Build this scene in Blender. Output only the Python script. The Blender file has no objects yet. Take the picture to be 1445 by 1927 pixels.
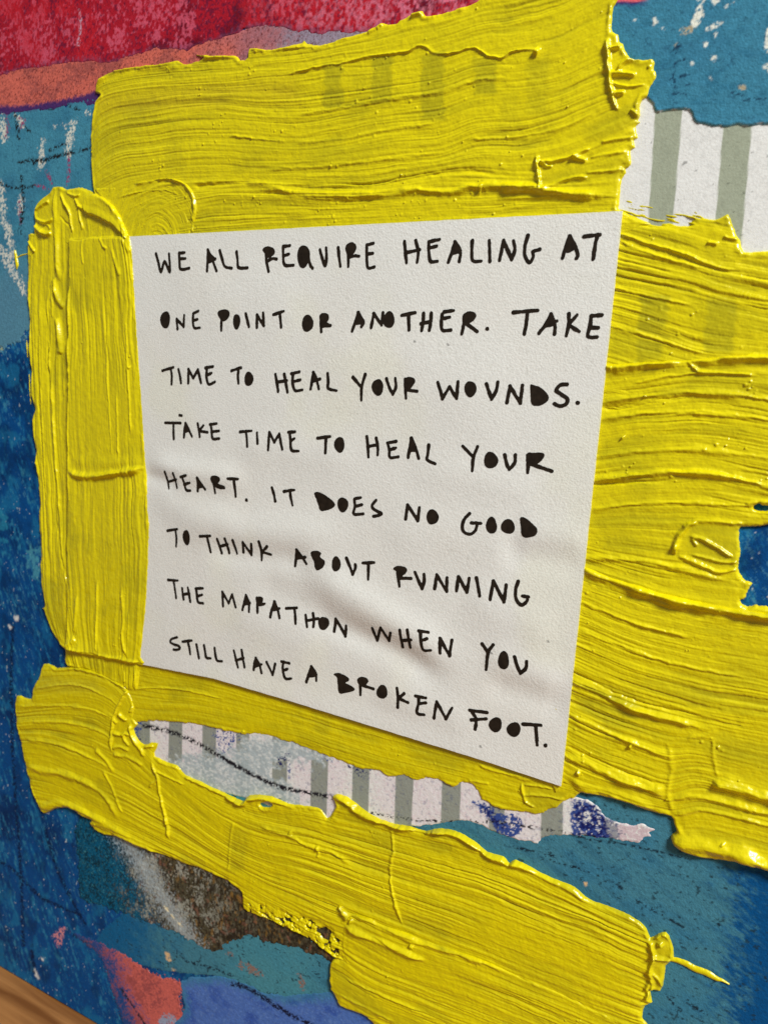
import bpy, math
import numpy as np
from mathutils import Matrix, Vector

# =====================================================================
#  Camera, light, exposure.  Plane of the painting: world X right, world Z up,
#  facing -Y.  One quarter-sheet note, 139.7 x 108 mm, gives the scale.
# =====================================================================
C = bpy.context.scene.collection
scene = bpy.context.scene
PW, PH = 1445.0, 1927.0
cc = np.array([PW / 2, PH / 2])
quad = np.array([[131, 451], [1171, 397], [1055, 1480], [127, 1212]], float)
def _ln(a, b): return np.cross([a[0], a[1], 1], [b[0], b[1], 1])
def _x(l, m):
    p = np.cross(l, m); return p[:2] / p[2]
v1 = _x(_ln(quad[0], quad[1]), _ln(quad[3], quad[2])); v2 = _x(_ln(quad[0], quad[3]), _ln(quad[1], quad[2]))
F = math.sqrt(-np.dot(v1 - cc, v2 - cc))
Kinv = np.linalg.inv(np.array([[F, 0, cc[0]], [0, F, cc[1]], [0, 0, 1]]))
ray = lambda p: Kinv @ np.array([p[0], p[1], 1.0])
r1 = -ray(v1); r1 /= np.linalg.norm(r1)
r2 = ray(v2); r2 -= r1 * (r1 @ r2); r2 /= np.linalg.norm(r2)
nn = np.cross(r1, r2)
w1 = np.linalg.norm(ray(quad[1]) / (nn @ ray(quad[1])) - ray(quad[0]) / (nn @ ray(quad[0])))
DIST = 139.7 / w1                                        # mm from lens to the plane
ctr = ray(cc) * DIST / (nn @ ray(cc))                    # plane origin = picture centre
# plane mm (x right, y up) -> camera (x right, y down, z forward) -> photo px;
# ZREF: the height (mm) above the board at which an outline was read off
ZREF = 0.0
def mm2px(x, y):
    cx, cy, cz = (ctr[i] + x * r1[i] - y * r2[i] - ZREF * nn[i] for i in range(3))
    return F * cx / cz + cc[0], F * cy / cz + cc[1]
def px2mm(p):
    p = np.atleast_2d(np.asarray(p, float))
    v = np.stack([(p[:, 0] - cc[0]) / F, (p[:, 1] - cc[1]) / F, np.ones(len(p))], 1)
    q = v * ((DIST - ZREF) / (v @ nn))[:, None] - ctr
    return np.stack([q @ r1, -(q @ r2)], 1)

cam = bpy.data.cameras.new('camera'); co = bpy.data.objects.new('camera', cam); C.objects.link(co)
scene.camera = co
cam.sensor_fit = 'VERTICAL'; cam.sensor_height = 36.0; cam.sensor_width = 36.0
cam.lens = F / PH * 36.0
cam.clip_start = 0.005; cam.clip_end = 50
pos = -np.array([ctr @ r1, -(ctr @ r2), -(ctr @ nn)])    # camera in (x, y up, out of the plane)
to_w = lambda v: Vector((v[0], -v[2], v[1]))             # plane (x, y, out) -> world
ax = lambda c: to_w(np.array([c @ r1, -(c @ r2), -(c @ nn)]))
e = np.eye(3)
M = Matrix.Identity(4)
for i, a in enumerate((ax(e[0]), -ax(e[1]), -ax(e[2]))):
    for j in range(3): M[j][i] = a[j]
M.translation = to_w(pos) / 1000
co.matrix_world = M
cam.dof.use_dof = True
cam.dof.focus_distance = 0.156
cam.dof.aperture_fstop = 26

world = bpy.data.worlds.new('World'); scene.world = world; world.use_nodes = True
bg = world.node_tree.nodes['Background']
bg.inputs[0].default_value = (0.95, 0.98, 1.0, 1); bg.inputs[1].default_value = 0.145

def area(name, pos, target, size, watts, col):
    l = bpy.data.lights.new(name, 'AREA'); l.shape = 'RECTANGLE'; l.size, l.size_y = size; l.energy = watts; l.color = col
    o = bpy.data.objects.new(name, l); C.objects.link(o); o.location = pos
    o.rotation_euler = (Vector(target) - Vector(pos)).to_track_quat('-Z', 'Y').to_euler()
    return o
area('window_light', (0.66, -0.46, 0.70), (0.0, 0, 0.0), (0.22, 0.22), 15.0, (0.985, 1.0, 0.935))

scene.view_settings.view_transform = 'Standard'; scene.view_settings.look = 'None'
scene.view_settings.gamma = 1.0; scene.view_settings.use_curve_mapping = False
scene.view_settings.exposure = 0.0
scene.render.engine = 'CYCLES'
scene.cycles.max_bounces = 6

# =====================================================================
#  numpy helpers
# =====================================================================
def _hash(ix, iy, seed):
    h = (ix.astype(np.int64) * 374761393 + iy.astype(np.int64) * 668265263 + seed * 974634777) & 0xFFFFFFFF
    h = ((h ^ (h >> 13)) * 1274126177) & 0xFFFFFFFF
    h = ((h ^ (h >> 16)) * 2246822519) & 0xFFFFFFFF
    return ((h ^ (h >> 15)) & 0xFFFFFF).astype(np.float32) / 8388607.5 - 1.0
def vn(x, y, seed=0):
    x = np.asarray(x, np.float64); y = np.asarray(y, np.float64); x, y = np.broadcast_arrays(x, y)
    xi = np.floor(x); yi = np.floor(y)
    fx = (x - xi).astype(np.float32); fy = (y - yi).astype(np.float32)
    fx = fx * fx * fx * (fx * (fx * 6 - 15) + 10); fy = fy * fy * fy * (fy * (fy * 6 - 15) + 10)
    a = _hash(xi, yi, seed); b = _hash(xi + 1, yi, seed); c = _hash(xi, yi + 1, seed); d = _hash(xi + 1, yi + 1, seed)
    return (a + (b - a) * fx) * (1 - fy) + (c + (d - c) * fx) * fy
def fbm(x, y, seed=0, o=4, g=0.5):
    s = 0; a = 1.0; t = 0
    for k in range(o):
        s = s + a * vn(x * 2 ** k + 17.3 * k, y * 2 ** k - 9.1 * k, seed + k); t += a; a *= g
    return s / t
def ss(a, b, x):
    t = np.clip((x - a) / (b - a), 0, 1); return t * t * (3 - 2 * t)
def parse(s):
    return np.array([[float(v) for v in p.split(',')] for p in s.split()])
def P(s): return parse(s) if isinstance(s, str) else np.asarray(s, float)
def smooth_line(p, n=6):
    p = np.asarray(p, float)
    if len(p) < 3: return p
    q = np.vstack([2 * p[0] - p[1], p, 2 * p[-1] - p[-2]]); out = []
    for i in range(1, len(q) - 2):
        for t in np.linspace(0, 1, n, endpoint=False):
            a, b, c, d = q[i - 1], q[i], q[i + 1], q[i + 2]
            out.append(0.5 * (2 * b + (c - a) * t + (2 * a - 5 * b + 4 * c - d) * t * t + (3 * b - a - 3 * c + d) * t ** 3))
    out.append(p[-1]); return np.array(out)
def smooth_loop(p, n=4):
    p = np.asarray(p, float); m = len(p); out = []
    for i in range(m):
        a, b, c, d = p[i - 1], p[i], p[(i + 1) % m], p[(i + 2) % m]
        for t in np.linspace(0, 1, n, endpoint=False):
            out.append(0.5 * (2 * b + (c - a) * t + (2 * a - 5 * b + 4 * c - d) * t * t + (3 * b - a - 3 * c + d) * t ** 3))
    return np.array(out)
def sd_poly(x, y, poly):                                # signed distance to a closed polygon, negative inside
    sh = x.shape; x = x.ravel().astype(np.float32); y = y.ravel().astype(np.float32)
    d = np.full(x.shape, 1e12, np.float32); ins = np.zeros(x.shape, bool); n = len(poly)
    for i in range(n):
        ax_, ay = poly[i]; bx, by = poly[(i + 1) % n]
        ex, ey = bx - ax_, by - ay; wx, wy = x - ax_, y - ay
        t = np.clip((wx * ex + wy * ey) / max(ex * ex + ey * ey, 1e-12), 0, 1)
        d = np.minimum(d, (wx - ex * t) ** 2 + (wy - ey * t) ** 2)
        if ay != by:
            c = ((ay > y) != (by > y)) & (x < (bx - ax_) * (y - ay) / (by - ay) + ax_); ins ^= c
    d = np.sqrt(d); d[ins] *= -1
    return d.reshape(sh)
def d_line(x, y, line):                                 # distance to an open polyline, and 0..1 along it
    d = np.full(x.shape, 1e12, np.float32); s = np.zeros(x.shape, np.float32)
    L = np.concatenate([[0], np.cumsum(np.hypot(*np.diff(line, axis=0).T))]); tot = max(L[-1], 1e-9)
    for i in range(len(line) - 1):
        ax_, ay = line[i]; ex, ey = line[i + 1] - line[i]; ee = max(ex * ex + ey * ey, 1e-12)
        wx, wy = x - ax_, y - ay; t = np.clip((wx * ex + wy * ey) / ee, 0, 1)
        q = (wx - ex * t) ** 2 + (wy - ey * t) ** 2; m = q < d
        d = np.where(m, q, d); s = np.where(m, (L[i] + t * (L[i + 1] - L[i])) / tot, s)
    return np.sqrt(d), s
def lin(r, g, b):
    c = np.array([r, g, b], float) / 255
    return np.where(c <= 0.04045, c / 12.92, ((c + 0.055) / 1.055) ** 2.4)
def pig(r, g, b): return np.clip(lin(r, g, b) / 0.66, 0.0008, 0.86)   # pigment that shows as this tone under the window light
def mix(c, d, m):
    m = np.clip(m, 0, 1)[..., None]; return c * (1 - m) + d * m

# =====================================================================
#  mesh builders
# =====================================================================
def link_mesh(name, V, Fq, mat, parent, col=None, smooth=True):
    me = bpy.data.meshes.new(name)
    V = np.asarray(V, np.float32); Fq = np.asarray(Fq, np.int32)
    me.vertices.add(len(V)); me.vertices.foreach_set('co', V.ravel())
    k = Fq.shape[1]
    me.loops.add(Fq.size); me.loops.foreach_set('vertex_index', Fq.ravel())
    me.polygons.add(len(Fq)); me.polygons.foreach_set('loop_start', np.arange(0, Fq.size, k, dtype=np.int32))
    me.polygons.foreach_set('loop_total', np.full(len(Fq), k, np.int32))
    me.polygons.foreach_set('use_smooth', np.full(len(Fq), smooth, bool))
    me.update(calc_edges=True); me.validate()
    if col is not None:
        a = me.attributes.new('pigment', 'FLOAT_COLOR', 'POINT')
        c4 = np.ones((len(V), 4), np.float32); c4[:, :3] = col; a.data.foreach_set('color', c4.ravel())
    me.materials.append(mat)
    o = bpy.data.objects.new(name, me); C.objects.link(o)
    if parent is not None: o.parent = parent
    return o
def world_v(x, y, h): return np.stack([x, -h, y], 1) / 1000.0   # plane mm + height mm -> metres
def grid_for(lo, hi, d):
    xs = np.arange(lo[0], hi[0] + d, d); ys = np.arange(lo[1], hi[1] + d, d)
    return np.meshgrid(xs, ys)
def field_mesh(name, X, Y, S, H, col, d, mat, parent):
    """Height field H over the cells where S < 0, its rim slid onto S = 0."""
    ins = S < 0
    cell = ins[:-1, :-1] | ins[1:, :-1] | ins[:-1, 1:] | ins[1:, 1:]
    gy, gx = np.gradient(S.astype(np.float64), d); gg = np.maximum(gx * gx + gy * gy, 0.2)
    m = np.where(S > 0, np.minimum(S, 2 * d), 0) / gg
    Xs, Ys = X - m * gx, Y - m * gy
    r, c = np.nonzero(cell); n = X.shape[1]
    q = np.stack([r * n + c, r * n + c + 1, (r + 1) * n + c + 1, (r + 1) * n + c], 1)
    used, inv = np.unique(q, return_inverse=True)
    V = world_v(Xs.ravel()[used], Ys.ravel()[used], H.ravel()[used])
    cl = None if col is None else np.broadcast_to(col, X.shape + (3,)).reshape(-1, 3)[used]
    return link_mesh(name, V, inv.reshape(q.shape), mat, parent, cl)

# =====================================================================
#  materials
# =====================================================================
def new_mat(name):
    m = bpy.data.materials.new(name); m.use_nodes = True
    return m, m.node_tree.nodes, m.node_tree.links, m.node_tree.nodes['Principled BSDF']
def pigment_mat(name, rough, spec, bump, bscale, var=0.12, vscale=900.0, rvar=0.1, bdist=0.0002):
    m, N, L, b = new_mat(name)
    at = N.new('ShaderNodeAttribute'); at.attribute_name = 'pigment'
    tc = N.new('ShaderNodeTexCoord')
    nz = N.new('ShaderNodeTexNoise'); nz.inputs['Scale'].default_value = vscale; nz.inputs['Detail'].default_value = 5
    L.new(tc.outputs['Object'], nz.inputs['Vector'])
    mr = N.new('ShaderNodeMapRange'); mr.inputs[3].default_value = 1 - var; mr.inputs[4].default_value = 1 + var
    mr.inputs[1].default_value = 0.25; mr.inputs[2].default_value = 0.75
    L.new(nz.outputs['Fac'], mr.inputs[0])
    mu = N.new('ShaderNodeVectorMath'); mu.operation = 'SCALE'
    L.new(at.outputs['Color'], mu.inputs[0]); L.new(mr.outputs[0], mu.inputs['Scale'])
    L.new(mu.outputs[0], b.inputs['Base Color'])
    r = N.new('ShaderNodeMapRange'); r.inputs[3].default_value = rough - rvar; r.inputs[4].default_value = rough + rvar
    n2 = N.new('ShaderNodeTexNoise'); n2.inputs['Scale'].default_value = vscale * 0.3; n2.inputs['Detail'].default_value = 3
    L.new(tc.outputs['Object'], n2.inputs['Vector']); L.new(n2.outputs['Fac'], r.inputs[0]); L.new(r.outputs[0], b.inputs['Roughness'])
    b.inputs['Specular IOR Level'].default_value = spec
    n3 = N.new('ShaderNodeTexNoise'); n3.inputs['Scale'].default_value = bscale; n3.inputs['Detail'].default_value = 6
    L.new(tc.outputs['Object'], n3.inputs['Vector'])
    bp = N.new('ShaderNodeBump'); bp.inputs['Strength'].default_value = bump; bp.inputs['Distance'].default_value = bdist
    L.new(n3.outputs['Fac'], bp.inputs['Height']); L.new(bp.outputs[0], b.inputs['Normal'])
    return m
M_yel = pigment_mat('heavy_yellow_acrylic', 0.27, 0.55, 0.15, 3200, var=0.05, vscale=500)
M_card = pigment_mat('painted_board', 0.60, 0.12, 0.5, 2600, var=0.16, vscale=1500)
M_paper = pigment_mat('paper', 0.85, 0.12, 0.22, 2800, var=0.04, vscale=1200, bdist=0.00025)
M_note = pigment_mat('note_paper', 0.88, 0.12, 0.34, 2600, var=0.05, vscale=1700, bdist=0.00024)
m, N, L, b = new_mat('black_marker_ink')
nz = N.new('ShaderNodeTexNoise'); nz.inputs['Scale'].default_value = 1100; nz.inputs['Detail'].default_value = 4
tc = N.new('ShaderNodeTexCoord'); L.new(tc.outputs['Object'], nz.inputs['Vector'])
rp = N.new('ShaderNodeValToRGB'); rp.color_ramp.elements[0].color = (0.005, 0.003, 0.002, 1); rp.color_ramp.elements[1].color = (0.034, 0.023, 0.015, 1)
L.new(nz.outputs['Fac'], rp.inputs[0]); L.new(rp.outputs[0], b.inputs['Base Color'])
b.inputs['Roughness'].default_value = 0.7; b.inputs['Specular IOR Level'].default_value = 0.15
M_ink = m
m, N, L, b = new_mat('brown_wood')
tc = N.new('ShaderNodeTexCoord'); mp = N.new('ShaderNodeMapping'); mp.inputs['Scale'].default_value = (18, 260, 260)
L.new(tc.outputs['Object'], mp.inputs['Vector'])
nz = N.new('ShaderNodeTexNoise'); nz.inputs['Scale'].default_value = 1.0; nz.inputs['Detail'].default_value = 7; nz.inputs['Distortion'].default_value = 0.6
L.new(mp.outputs[0], nz.inputs['Vector'])
rp = N.new('ShaderNodeValToRGB'); rp.color_ramp.elements[0].position = 0.3; rp.color_ramp.elements[1].position = 0.72
rp.color_ramp.elements[0].color = (*pig(104, 62, 24), 1); rp.color_ramp.elements[1].color = (*pig(158, 108, 60), 1)
L.new(nz.outputs['Fac'], rp.inputs[0]); L.new(rp.outputs[0], b.inputs['Base Color']); b.inputs['Roughness'].default_value = 0.5
bp = N.new('ShaderNodeBump'); bp.inputs['Strength'].default_value = 0.15; bp.inputs['Distance'].default_value = 0.0005
L.new(nz.outputs['Fac'], bp.inputs['Height']); L.new(bp.outputs[0], b.inputs['Normal'])
M_wood = m

# =====================================================================
#  things
# =====================================================================
def empty(name, label, cat):
    o = bpy.data.objects.new(name, None); o.empty_display_size = 0.02; C.objects.link(o)
    o['label'] = label; o['category'] = cat
    return o
corner = px2mm([[0, 0], [PW, 0], [PW, PH], [0, PH]])
edge_y = px2mm([[0, 1818], [90, 1872], [187, 1927]])[:, 1].mean()        # the bottom edge of the board
BX0, BX1 = corner[:, 0].min() - 14, corner[:, 0].max() + 14
BY0, BY1 = edge_y, corner[:, 1].max() + 14
painting = empty('collage_painting', 'blue and red mixed media collage painting with thick yellow brushstrokes', 'painting')

# ---- shared colours
DEEP, DEEP2, MIDB = pig(3, 62, 118), pig(2, 42, 88), pig(14, 92, 142)
TEAL, TEAL2 = pig(58, 118, 142), pig(46, 102, 130)
WHITE, GREYG = pig(206, 204, 202), pig(140, 146, 130)
RED, CRIM, PINK = pig(148, 22, 38), pig(100, 12, 30), pig(182, 74, 96)
SALM = pig(184, 92, 80); VIOL = pig(40, 34, 92); BLK = pig(22, 20, 22)
def crayon(col, X, Y, x, y, line, w, c=BLK, dens=0.5, seed=5):
    """a dry crayon line: grains of c along a px polyline"""
    lo, hi = P(line).min(0) - 25, P(line).max(0) + 25
    sub = (x > lo[0]) & (x < hi[0]) & (y > lo[1]) & (y < hi[1])
    if not sub.any(): return col
    d, s = d_line(x[sub], y[sub], smooth_line(P(line)))
    d = d + 1.6 * vn(X[sub] * 1.1, Y[sub] * 1.1, seed + 3)
    g = fbm(X[sub] * 2.6, Y[sub] * 2.6, seed, 2)
    m = ss(w, w * 0.25, d) * ss(0.30 - dens, 0.55 - dens, g)
    out = col.copy(); out[sub] = mix(col[sub], c, m); return out
def scrape(col, X, Y, x, y, poly, c, rag=5.0, dens=0.45, seed=9, fr=1.6):
    """a ragged patch of c inside a px polygon"""
    poly = P(poly); lo, hi = poly.min(0) - 30, poly.max(0) + 30
    sub = (x > lo[0]) & (x < hi[0]) & (y > lo[1]) & (y < hi[1])
    if not sub.any(): return col
    d = sd_poly(x[sub], y[sub], smooth_loop(poly, 3)) + rag * fbm(X[sub] * fr, Y[sub] * fr, seed, 4) * 1.6
    g = fbm(X[sub] * 2.2, Y[sub] * 2.2, seed + 7, 3)
    m = ss(2.2, -2.2, d) * ss(0.16 - dens, 0.56 - dens, g + .25 * vn(X[sub] * 6, Y[sub] * 6, seed + 8))
    out = col.copy(); out[sub] = mix(col[sub], c, m); return out
def rot(X, Y, a):
    c, s = math.cos(a), math.sin(a); return X * c + Y * s, -X * s + Y * c

# ---- the board itself: deep blue paint on a flat panel
def board_col(X, Y, x, y):
    u, v = rot(X, Y, math.radians(-62))
    n = fbm(X * 0.05, Y * 0.09, 11, 4); s1 = fbm(u * 0.14, v * 0.9, 12, 4); s2 = fbm(X * 1.2, Y * 0.8, 13, 3)
    c = mix(np.broadcast_to(DEEP, X.shape + (3,)).copy(), DEEP2, ss(-0.1, 0.5, n + 0.3 * s1))
    c = mix(c, MIDB, ss(0.05, 0.55, s1 + 0.5 * s2) * 0.65)
    c = mix(c, pig(60, 130, 150), ss(0.26, 0.66, s2 * 0.7 + s1 * 0.6) * 0.4)
    c = mix(c, pig(84, 146, 165), ss(0.44, 0.66, fbm(u * .55, v * 2.6, 14, 3) + 0.3 * fbm(X * .12, Y * .12, 18, 3)) * 0.34)
    c = mix(c, pig(1, 34, 72), ss(0.05, 0.5, fbm(X * .18, Y * .14, 19, 5)) * 0.55)
    c = mix(c, pig(24, 104, 146), ss(0.12, 0.5, fbm(X * .22, Y * .16, 20, 5)) * 0.5)
    # grey blue at the top of the left strip
    c = mix(c, pig(66, 118, 142), ss(640, 540, y + 60 * s1) * ss(120, 60, x) * ss(150, 260, y) * 0.8)
    # paler scuffs
    c = mix(c, pig(70, 140, 158), ss(0.0, 0.5, fbm(X * .7, Y * .7, 15, 4) + 0.25 - ((x - 66) / 34) ** 2 - ((y - 1050) / 70) ** 2) * 0.7)
    c = mix(c, pig(36, 120, 150), ss(0.0, 0.5, fbm(X * .5, Y * .5, 16, 4) + 0.15 - ((x - 5) / 30) ** 2 - ((y - 1000) / 90) ** 2) * 0.6)
    c = mix(c, pig(190, 205, 210), ss(0.74, 0.80, fbm(X * 1.5, Y * 1.1, 17, 2)) * 0.55)
    for i, l in enumerate(("25,1180 22,1290 24,1400 30,1500 40,1640 45,1780", "0,1622 30,1640 80,1690 150,1720", "85,1560 110,1640 150,1720 160,1740", "140,1760 200,1785 260,1800 298,1822", "60,1780 66,1830")):
        c = crayon(c, X, Y, x, y, l, 5, pig(2, 28, 62), 0.55, 30 + i)
    for poly in ("98,1762 118,1745 122,1752 116,1775 108,1782 105,1765",):
        c = scrape(c, X, Y, x, y, poly, pig(186, 120, 128), 4, 0.5, 51)
    for poly in ("66,1822 70,1830 74,1842 68,1838", "78,1802 83,1804 82,1808", "29,1158 35,1160 34,1168 28,1166", "17,1176 24,1180 20,1184"):
        c = scrape(c, X, Y, x, y, poly, pig(205, 205, 200), 1.5, 0.8, 52)
    c = scrape(c, X, Y, x, y, "0,640 8,636 12,648 6,660 0,658", pig(150, 160, 120), 3, .6, 53)
    return c
D = 0.25
X, Y = grid_for((BX0, BY0), (BX1, BY1), D); X = np.minimum(X, BX1); Y = np.minimum(Y, BY1)
x, y = mm2px(X, Y)
H = 0.035 * fbm(X * 0.5, Y * 0.5, 3, 4) + 0.018 * vn(X * 2.3, Y * 2.3, 4)
col = board_col(X, Y, x, y)
nr, nc = X.shape
idx = np.arange(nr * nc).reshape(nr, nc)
front = np.stack([idx[:-1, :-1], idx[:-1, 1:], idx[1:, 1:], idx[1:, :-1]], -1).reshape(-1, 4)
rim = np.concatenate([idx[0, :], idx[1:, -1], idx[-1, -2::-1], idx[-2:0:-1, 0]])
Vf = world_v(X.ravel(), Y.ravel(), H.ravel()); Vb = Vf[rim].copy(); Vb[:, 1] = 0.018
bk = np.arange(len(rim)) + nr * nc; nx = np.roll(np.arange(len(rim)), -1)
side = np.stack([rim, bk, bk[nx], rim[nx]], 1)
Vc = np.array([[Vb[:, 0].mean(), 0.018, Vb[:, 2].mean()]]); kc = nr * nc + len(rim)
back = np.stack([bk, np.full(len(rim), kc), np.full(len(rim), kc), bk[nx]], 1)[:, [0, 1, 3]]
Vall = np.vstack([Vf, Vb, Vc]); call = np.vstack([col.reshape(-1, 3), col.reshape(-1, 3)[rim], [[.3, .28, .25]]])
tri = np.concatenate([front[:, [0, 1, 2]], front[:, [0, 2, 3]], side[:, [0, 1, 2]], side[:, [0, 2, 3]], back])
link_mesh('board', Vall, tri, M_card, painting, call)

# ---- patches of paint and torn paper lying flat on the board
ZREF = 0.15
def patch(name, poly, z, colf, label, mat=M_card, rag=0.25, fr=0.9, seed=1, d=0.22, lip=0.0, loop=2, tex=0.02):
    pp = px2mm(smooth_loop(P(poly), loop))
    lo, hi = pp.min(0) - 0.8, pp.max(0) + 0.8
    lo = np.maximum(lo, (BX0 + 1, BY0 + 0.3)); hi = np.minimum(hi, (BX1 - 1, BY1 - 1))
    X, Y = grid_for(lo, hi, d); x, y = mm2px(X, Y)
    S = sd_poly(X, Y, pp) + rag * fbm(X * fr, Y * fr, seed, 4)
    e = np.clip(-S, 0, None)
    H = z * (0.25 + 0.75 * ss(0, 0.3, e)) + 0.02 * fbm(X * 0.6, Y * 0.6, seed + 5, 4) * ss(0, 1, e) + tex * vn(X * 2.4, Y * 2.4, seed + 6)
    H += lip * np.exp(-((e - 0.35) / 0.3) ** 2) * (0.6 + 0.6 * vn(X * .6, Y * .6, seed + 8))
    o = field_mesh(name, X, Y, S, H, colf(X, Y, x, y, S), d, mat, painting)
    if label: o['label'] = label
    return o
base = lambda c, X: np.broadcast_to(c, X.shape + (3,)).copy()

def c_red(X, Y, x, y, S):
    n = fbm(X * 0.12, Y * 0.10, 21, 4); g = fbm(X * 1.5, Y * 1.3, 22, 4); k = fbm(X * 0.33, Y * .2, 23, 3)
    c = mix(base(RED, X), CRIM, ss(0.0, 0.6, n + 0.4 * g))
    c = mix(c, PINK, ss(0.02, 0.4, g + 0.7 * k) * 0.85)
    c = mix(c, pig(168, 26, 38), ss(0.15, 0.5, vn(X * 0.1, Y * 0.04, 25) + 0.4 * k) * 0.6)
    c = mix(c, pig(58, 18, 48), ss(0.20, 0.5, fbm(X * 1.9, Y * 1.9, 24, 3) - 0.45 * k + 0.15 * n) * 0.62)
    c = mix(c, pig(190, 108, 130), ss(420, 640, x) * ss(-0.35, 0.35, g) * 0.55)
    c = crayon(c, X, Y, x, y, "150,20 153,50 148,85", 4, pig(170, 130, 150), 0.4, 61)
    return mix(c, pig(92, 56, 84), ss(-1.6, 0.1, S + 1.4 * g) * 0.5)
def c_salm(X, Y, x, y, S):
    n = fbm(X * 0.11 + .3 * Y * .1, Y * 0.16 - X * .05, 31, 4); g = fbm(X * 2.0, Y * 2.0, 32, 3)
    c = mix(base(SALM, X), pig(146, 74, 70), ss(-0.25, 0.45, n + .7 * g))
    c = mix(c, pig(136, 92, 104), ss(330, 480, x + 90 * n) * 0.75)
    c = mix(c, pig(126, 122, 140), ss(470, 600, x + 60 * n + 40 * g) * 0.8)
    c = mix(c, pig(84, 26, 30), ss(0.28, 0.5, fbm(X * 3, Y * 3, 33, 2)) * 0.75)
    return mix(c, pig(52, 34, 90), ss(195, 204, y + (x / 180.0) ** 2 * 28 + 5 * g + 3 * n) * ss(260, 200, x) * 0.95)
def teal_bits(c, X, Y, x, y):
    g = fbm(X * 1.2, Y * 1.2, 42, 4)
    c = mix(c, TEAL2, ss(-0.2, 0.5, fbm(X * 0.15, Y * 0.2, 41, 4)) * 0.8)
    c = mix(c, pig(30, 74, 100), ss(0.42, 0.55, g) * 0.55)
    return c
def c_teal_left(X, Y, x, y, S):
    c = teal_bits(base(TEAL, X), X, Y, x, y)
    c = mix(c, pig(78, 120, 142), ss(430, 560, y + 30 * fbm(X * .3, Y * .3, 43, 3)) * 0.75)
    for k, p in enumerate(("0,215 10,225 14,262 8,270 0,250", "28,216 42,222 46,238 38,240", "134,228 146,226 140,250 136,285 126,300 124,270", "78,265 86,260 82,285 84,310 72,318 74,290", "160,212 170,204 170,214 162,218", "0,330 8,350 12,400 20,430 26,470 30,490 20,480 8,430 0,410", "0,455 14,470 30,500 52,545 50,560 28,530 0,480", "36,370 44,372 42,395 34,400", "100,238 104,234 104,244", "120,235 126,232 124,242")):
        c = scrape(c, X, Y, x, y, p, pig(188, 188, 180), 5, 0.42, 70 + k, 1.3)
    for k, p in enumerate(("10,215 16,240 12,262", "40,240 46,225 38,222", "128,290 130,330 122,350", "88,320 98,345", "36,380 40,420", "66,345 74,350", "82,352 92,358")):
        c = crayon(c, X, Y, x, y, p, 4.5, pig(130, 56, 92), 0.3, 80 + k)
    for k, p in enumerate(("35,305 60,302 90,300 120,290 150,284 170,278", "95,282 122,270", "62,308 100,296 140,286", "0,345 20,352 45,353 65,350", "40,330 44,380 38,440", "92,205 120,196 150,208", "28,212 36,260", "48,240 56,248")):
        c = crayon(c, X, Y, x, y, p, 5.5, BLK, 0.42, 90 + k)
    c = mix(c, pig(52, 44, 96), ss(214, 205, y + (x / 180.0) ** 2 * 28 + 5 * fbm(X, Y, 47, 3)) * .9)
    return c
def c_teal_right(X, Y, x, y, S):
    c = teal_bits(base(pig(50, 108, 134), X), X, Y, x, y)
    c = mix(c, pig(28, 84, 112), ss(0.25, 0.5, fbm(X * .25, Y * .6, 48, 4)) * 0.4)
    for k, p in enumerate(("1318,10 1322,30 1310,52 1298,55 1302,38 1312,18", "1230,35 1236,42 1230,52 1227,48", "1330,52 1350,44 1362,42 1350,52 1332,58", "1338,0 1352,2 1344,8", "1365,10 1378,6 1366,16", "1336,104 1346,108 1342,116 1334,112", "1440,60 1450,58 1450,100 1438,96", "1436,124 1450,122 1450,138 1440,134", "1345,66 1350,62 1344,74", "1300,118 1306,120 1302,124", "1325,82 1334,80 1328,88", "1240,52 1250,54", "1190,38 1196,36", "1334,146 1338,148", "1300,-5 1325,-5 1322,4")):
        q = P(p)
        if len(q) < 3: q = np.vstack([q, q.mean(0) + (2, 3)])
        c = scrape(c, X, Y, x, y, q, pig(206, 202, 190), 3.0, 0.7, 100 + k, 1.6)
    for k, p in enumerate(("1278,54 1300,50 1302,60 1282,66", "1390,164 1402,162 1400,172", "1268,86 1274,82 1270,92")):
        c = scrape(c, X, Y, x, y, p, pig(150, 140, 118), 3, .6, 130 + k)
    for k, p in enumerate(("1282,70 1272,95 1268,130 1268,160 1266,200", "1260,150 1275,146 1300,140", "1262,176 1290,178", "1268,120 1290,112", "1262,98 1280,86", "1395,190 1440,186", "1375,175 1400,180", "1270,165 1296,160")):
        c = crayon(c, X, Y, x, y, p, 3.4, pig(20, 52, 76), 0.36, 140 + k)
    c = mix(c, VIOL, ss(16, 6, y + 5 * fbm(X * 1, Y * 1, 49, 3)) * ss(1225, 1195, x))
    c = mix(c, pig(196, 90, 96), ss(6, 1, y + 3 * fbm(X * 1, Y * 1, 50, 3)) * ss(1225, 1200, x))
    return mix(c, mix(base(pig(112, 160, 176), X), pig(206, 206, 200), ss(-.1, .3, fbm(X * .8, Y * .8, 399, 3))), ss(-0.34, -0.10, S) * 0.75)
def stripes(x, y, X, Y, edges, soft=0.9):
    """edges: [(x at y0, x at y1)] pairs of grey bands, y0/y1 px"""
    m = np.zeros(x.shape)
    for (a0, b0, a1, b1, y0, y1) in edges:
        t = (y - y0) / (y1 - y0); a = a0 + (a1 - a0) * t; b = b0 + (b1 - b0) * t
        m = np.maximum(m, ss(a - soft, a + soft, x) * ss(b + soft, b - soft, x))
    return m
UP = [(1232, 1283, 1220, 1267, 211, 400), (1360, 1414, 1341, 1393, 235, 470), (1112, 1158, 1100, 1146, 211, 400), (1488, 1540, 1472, 1524, 211, 400)]
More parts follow.
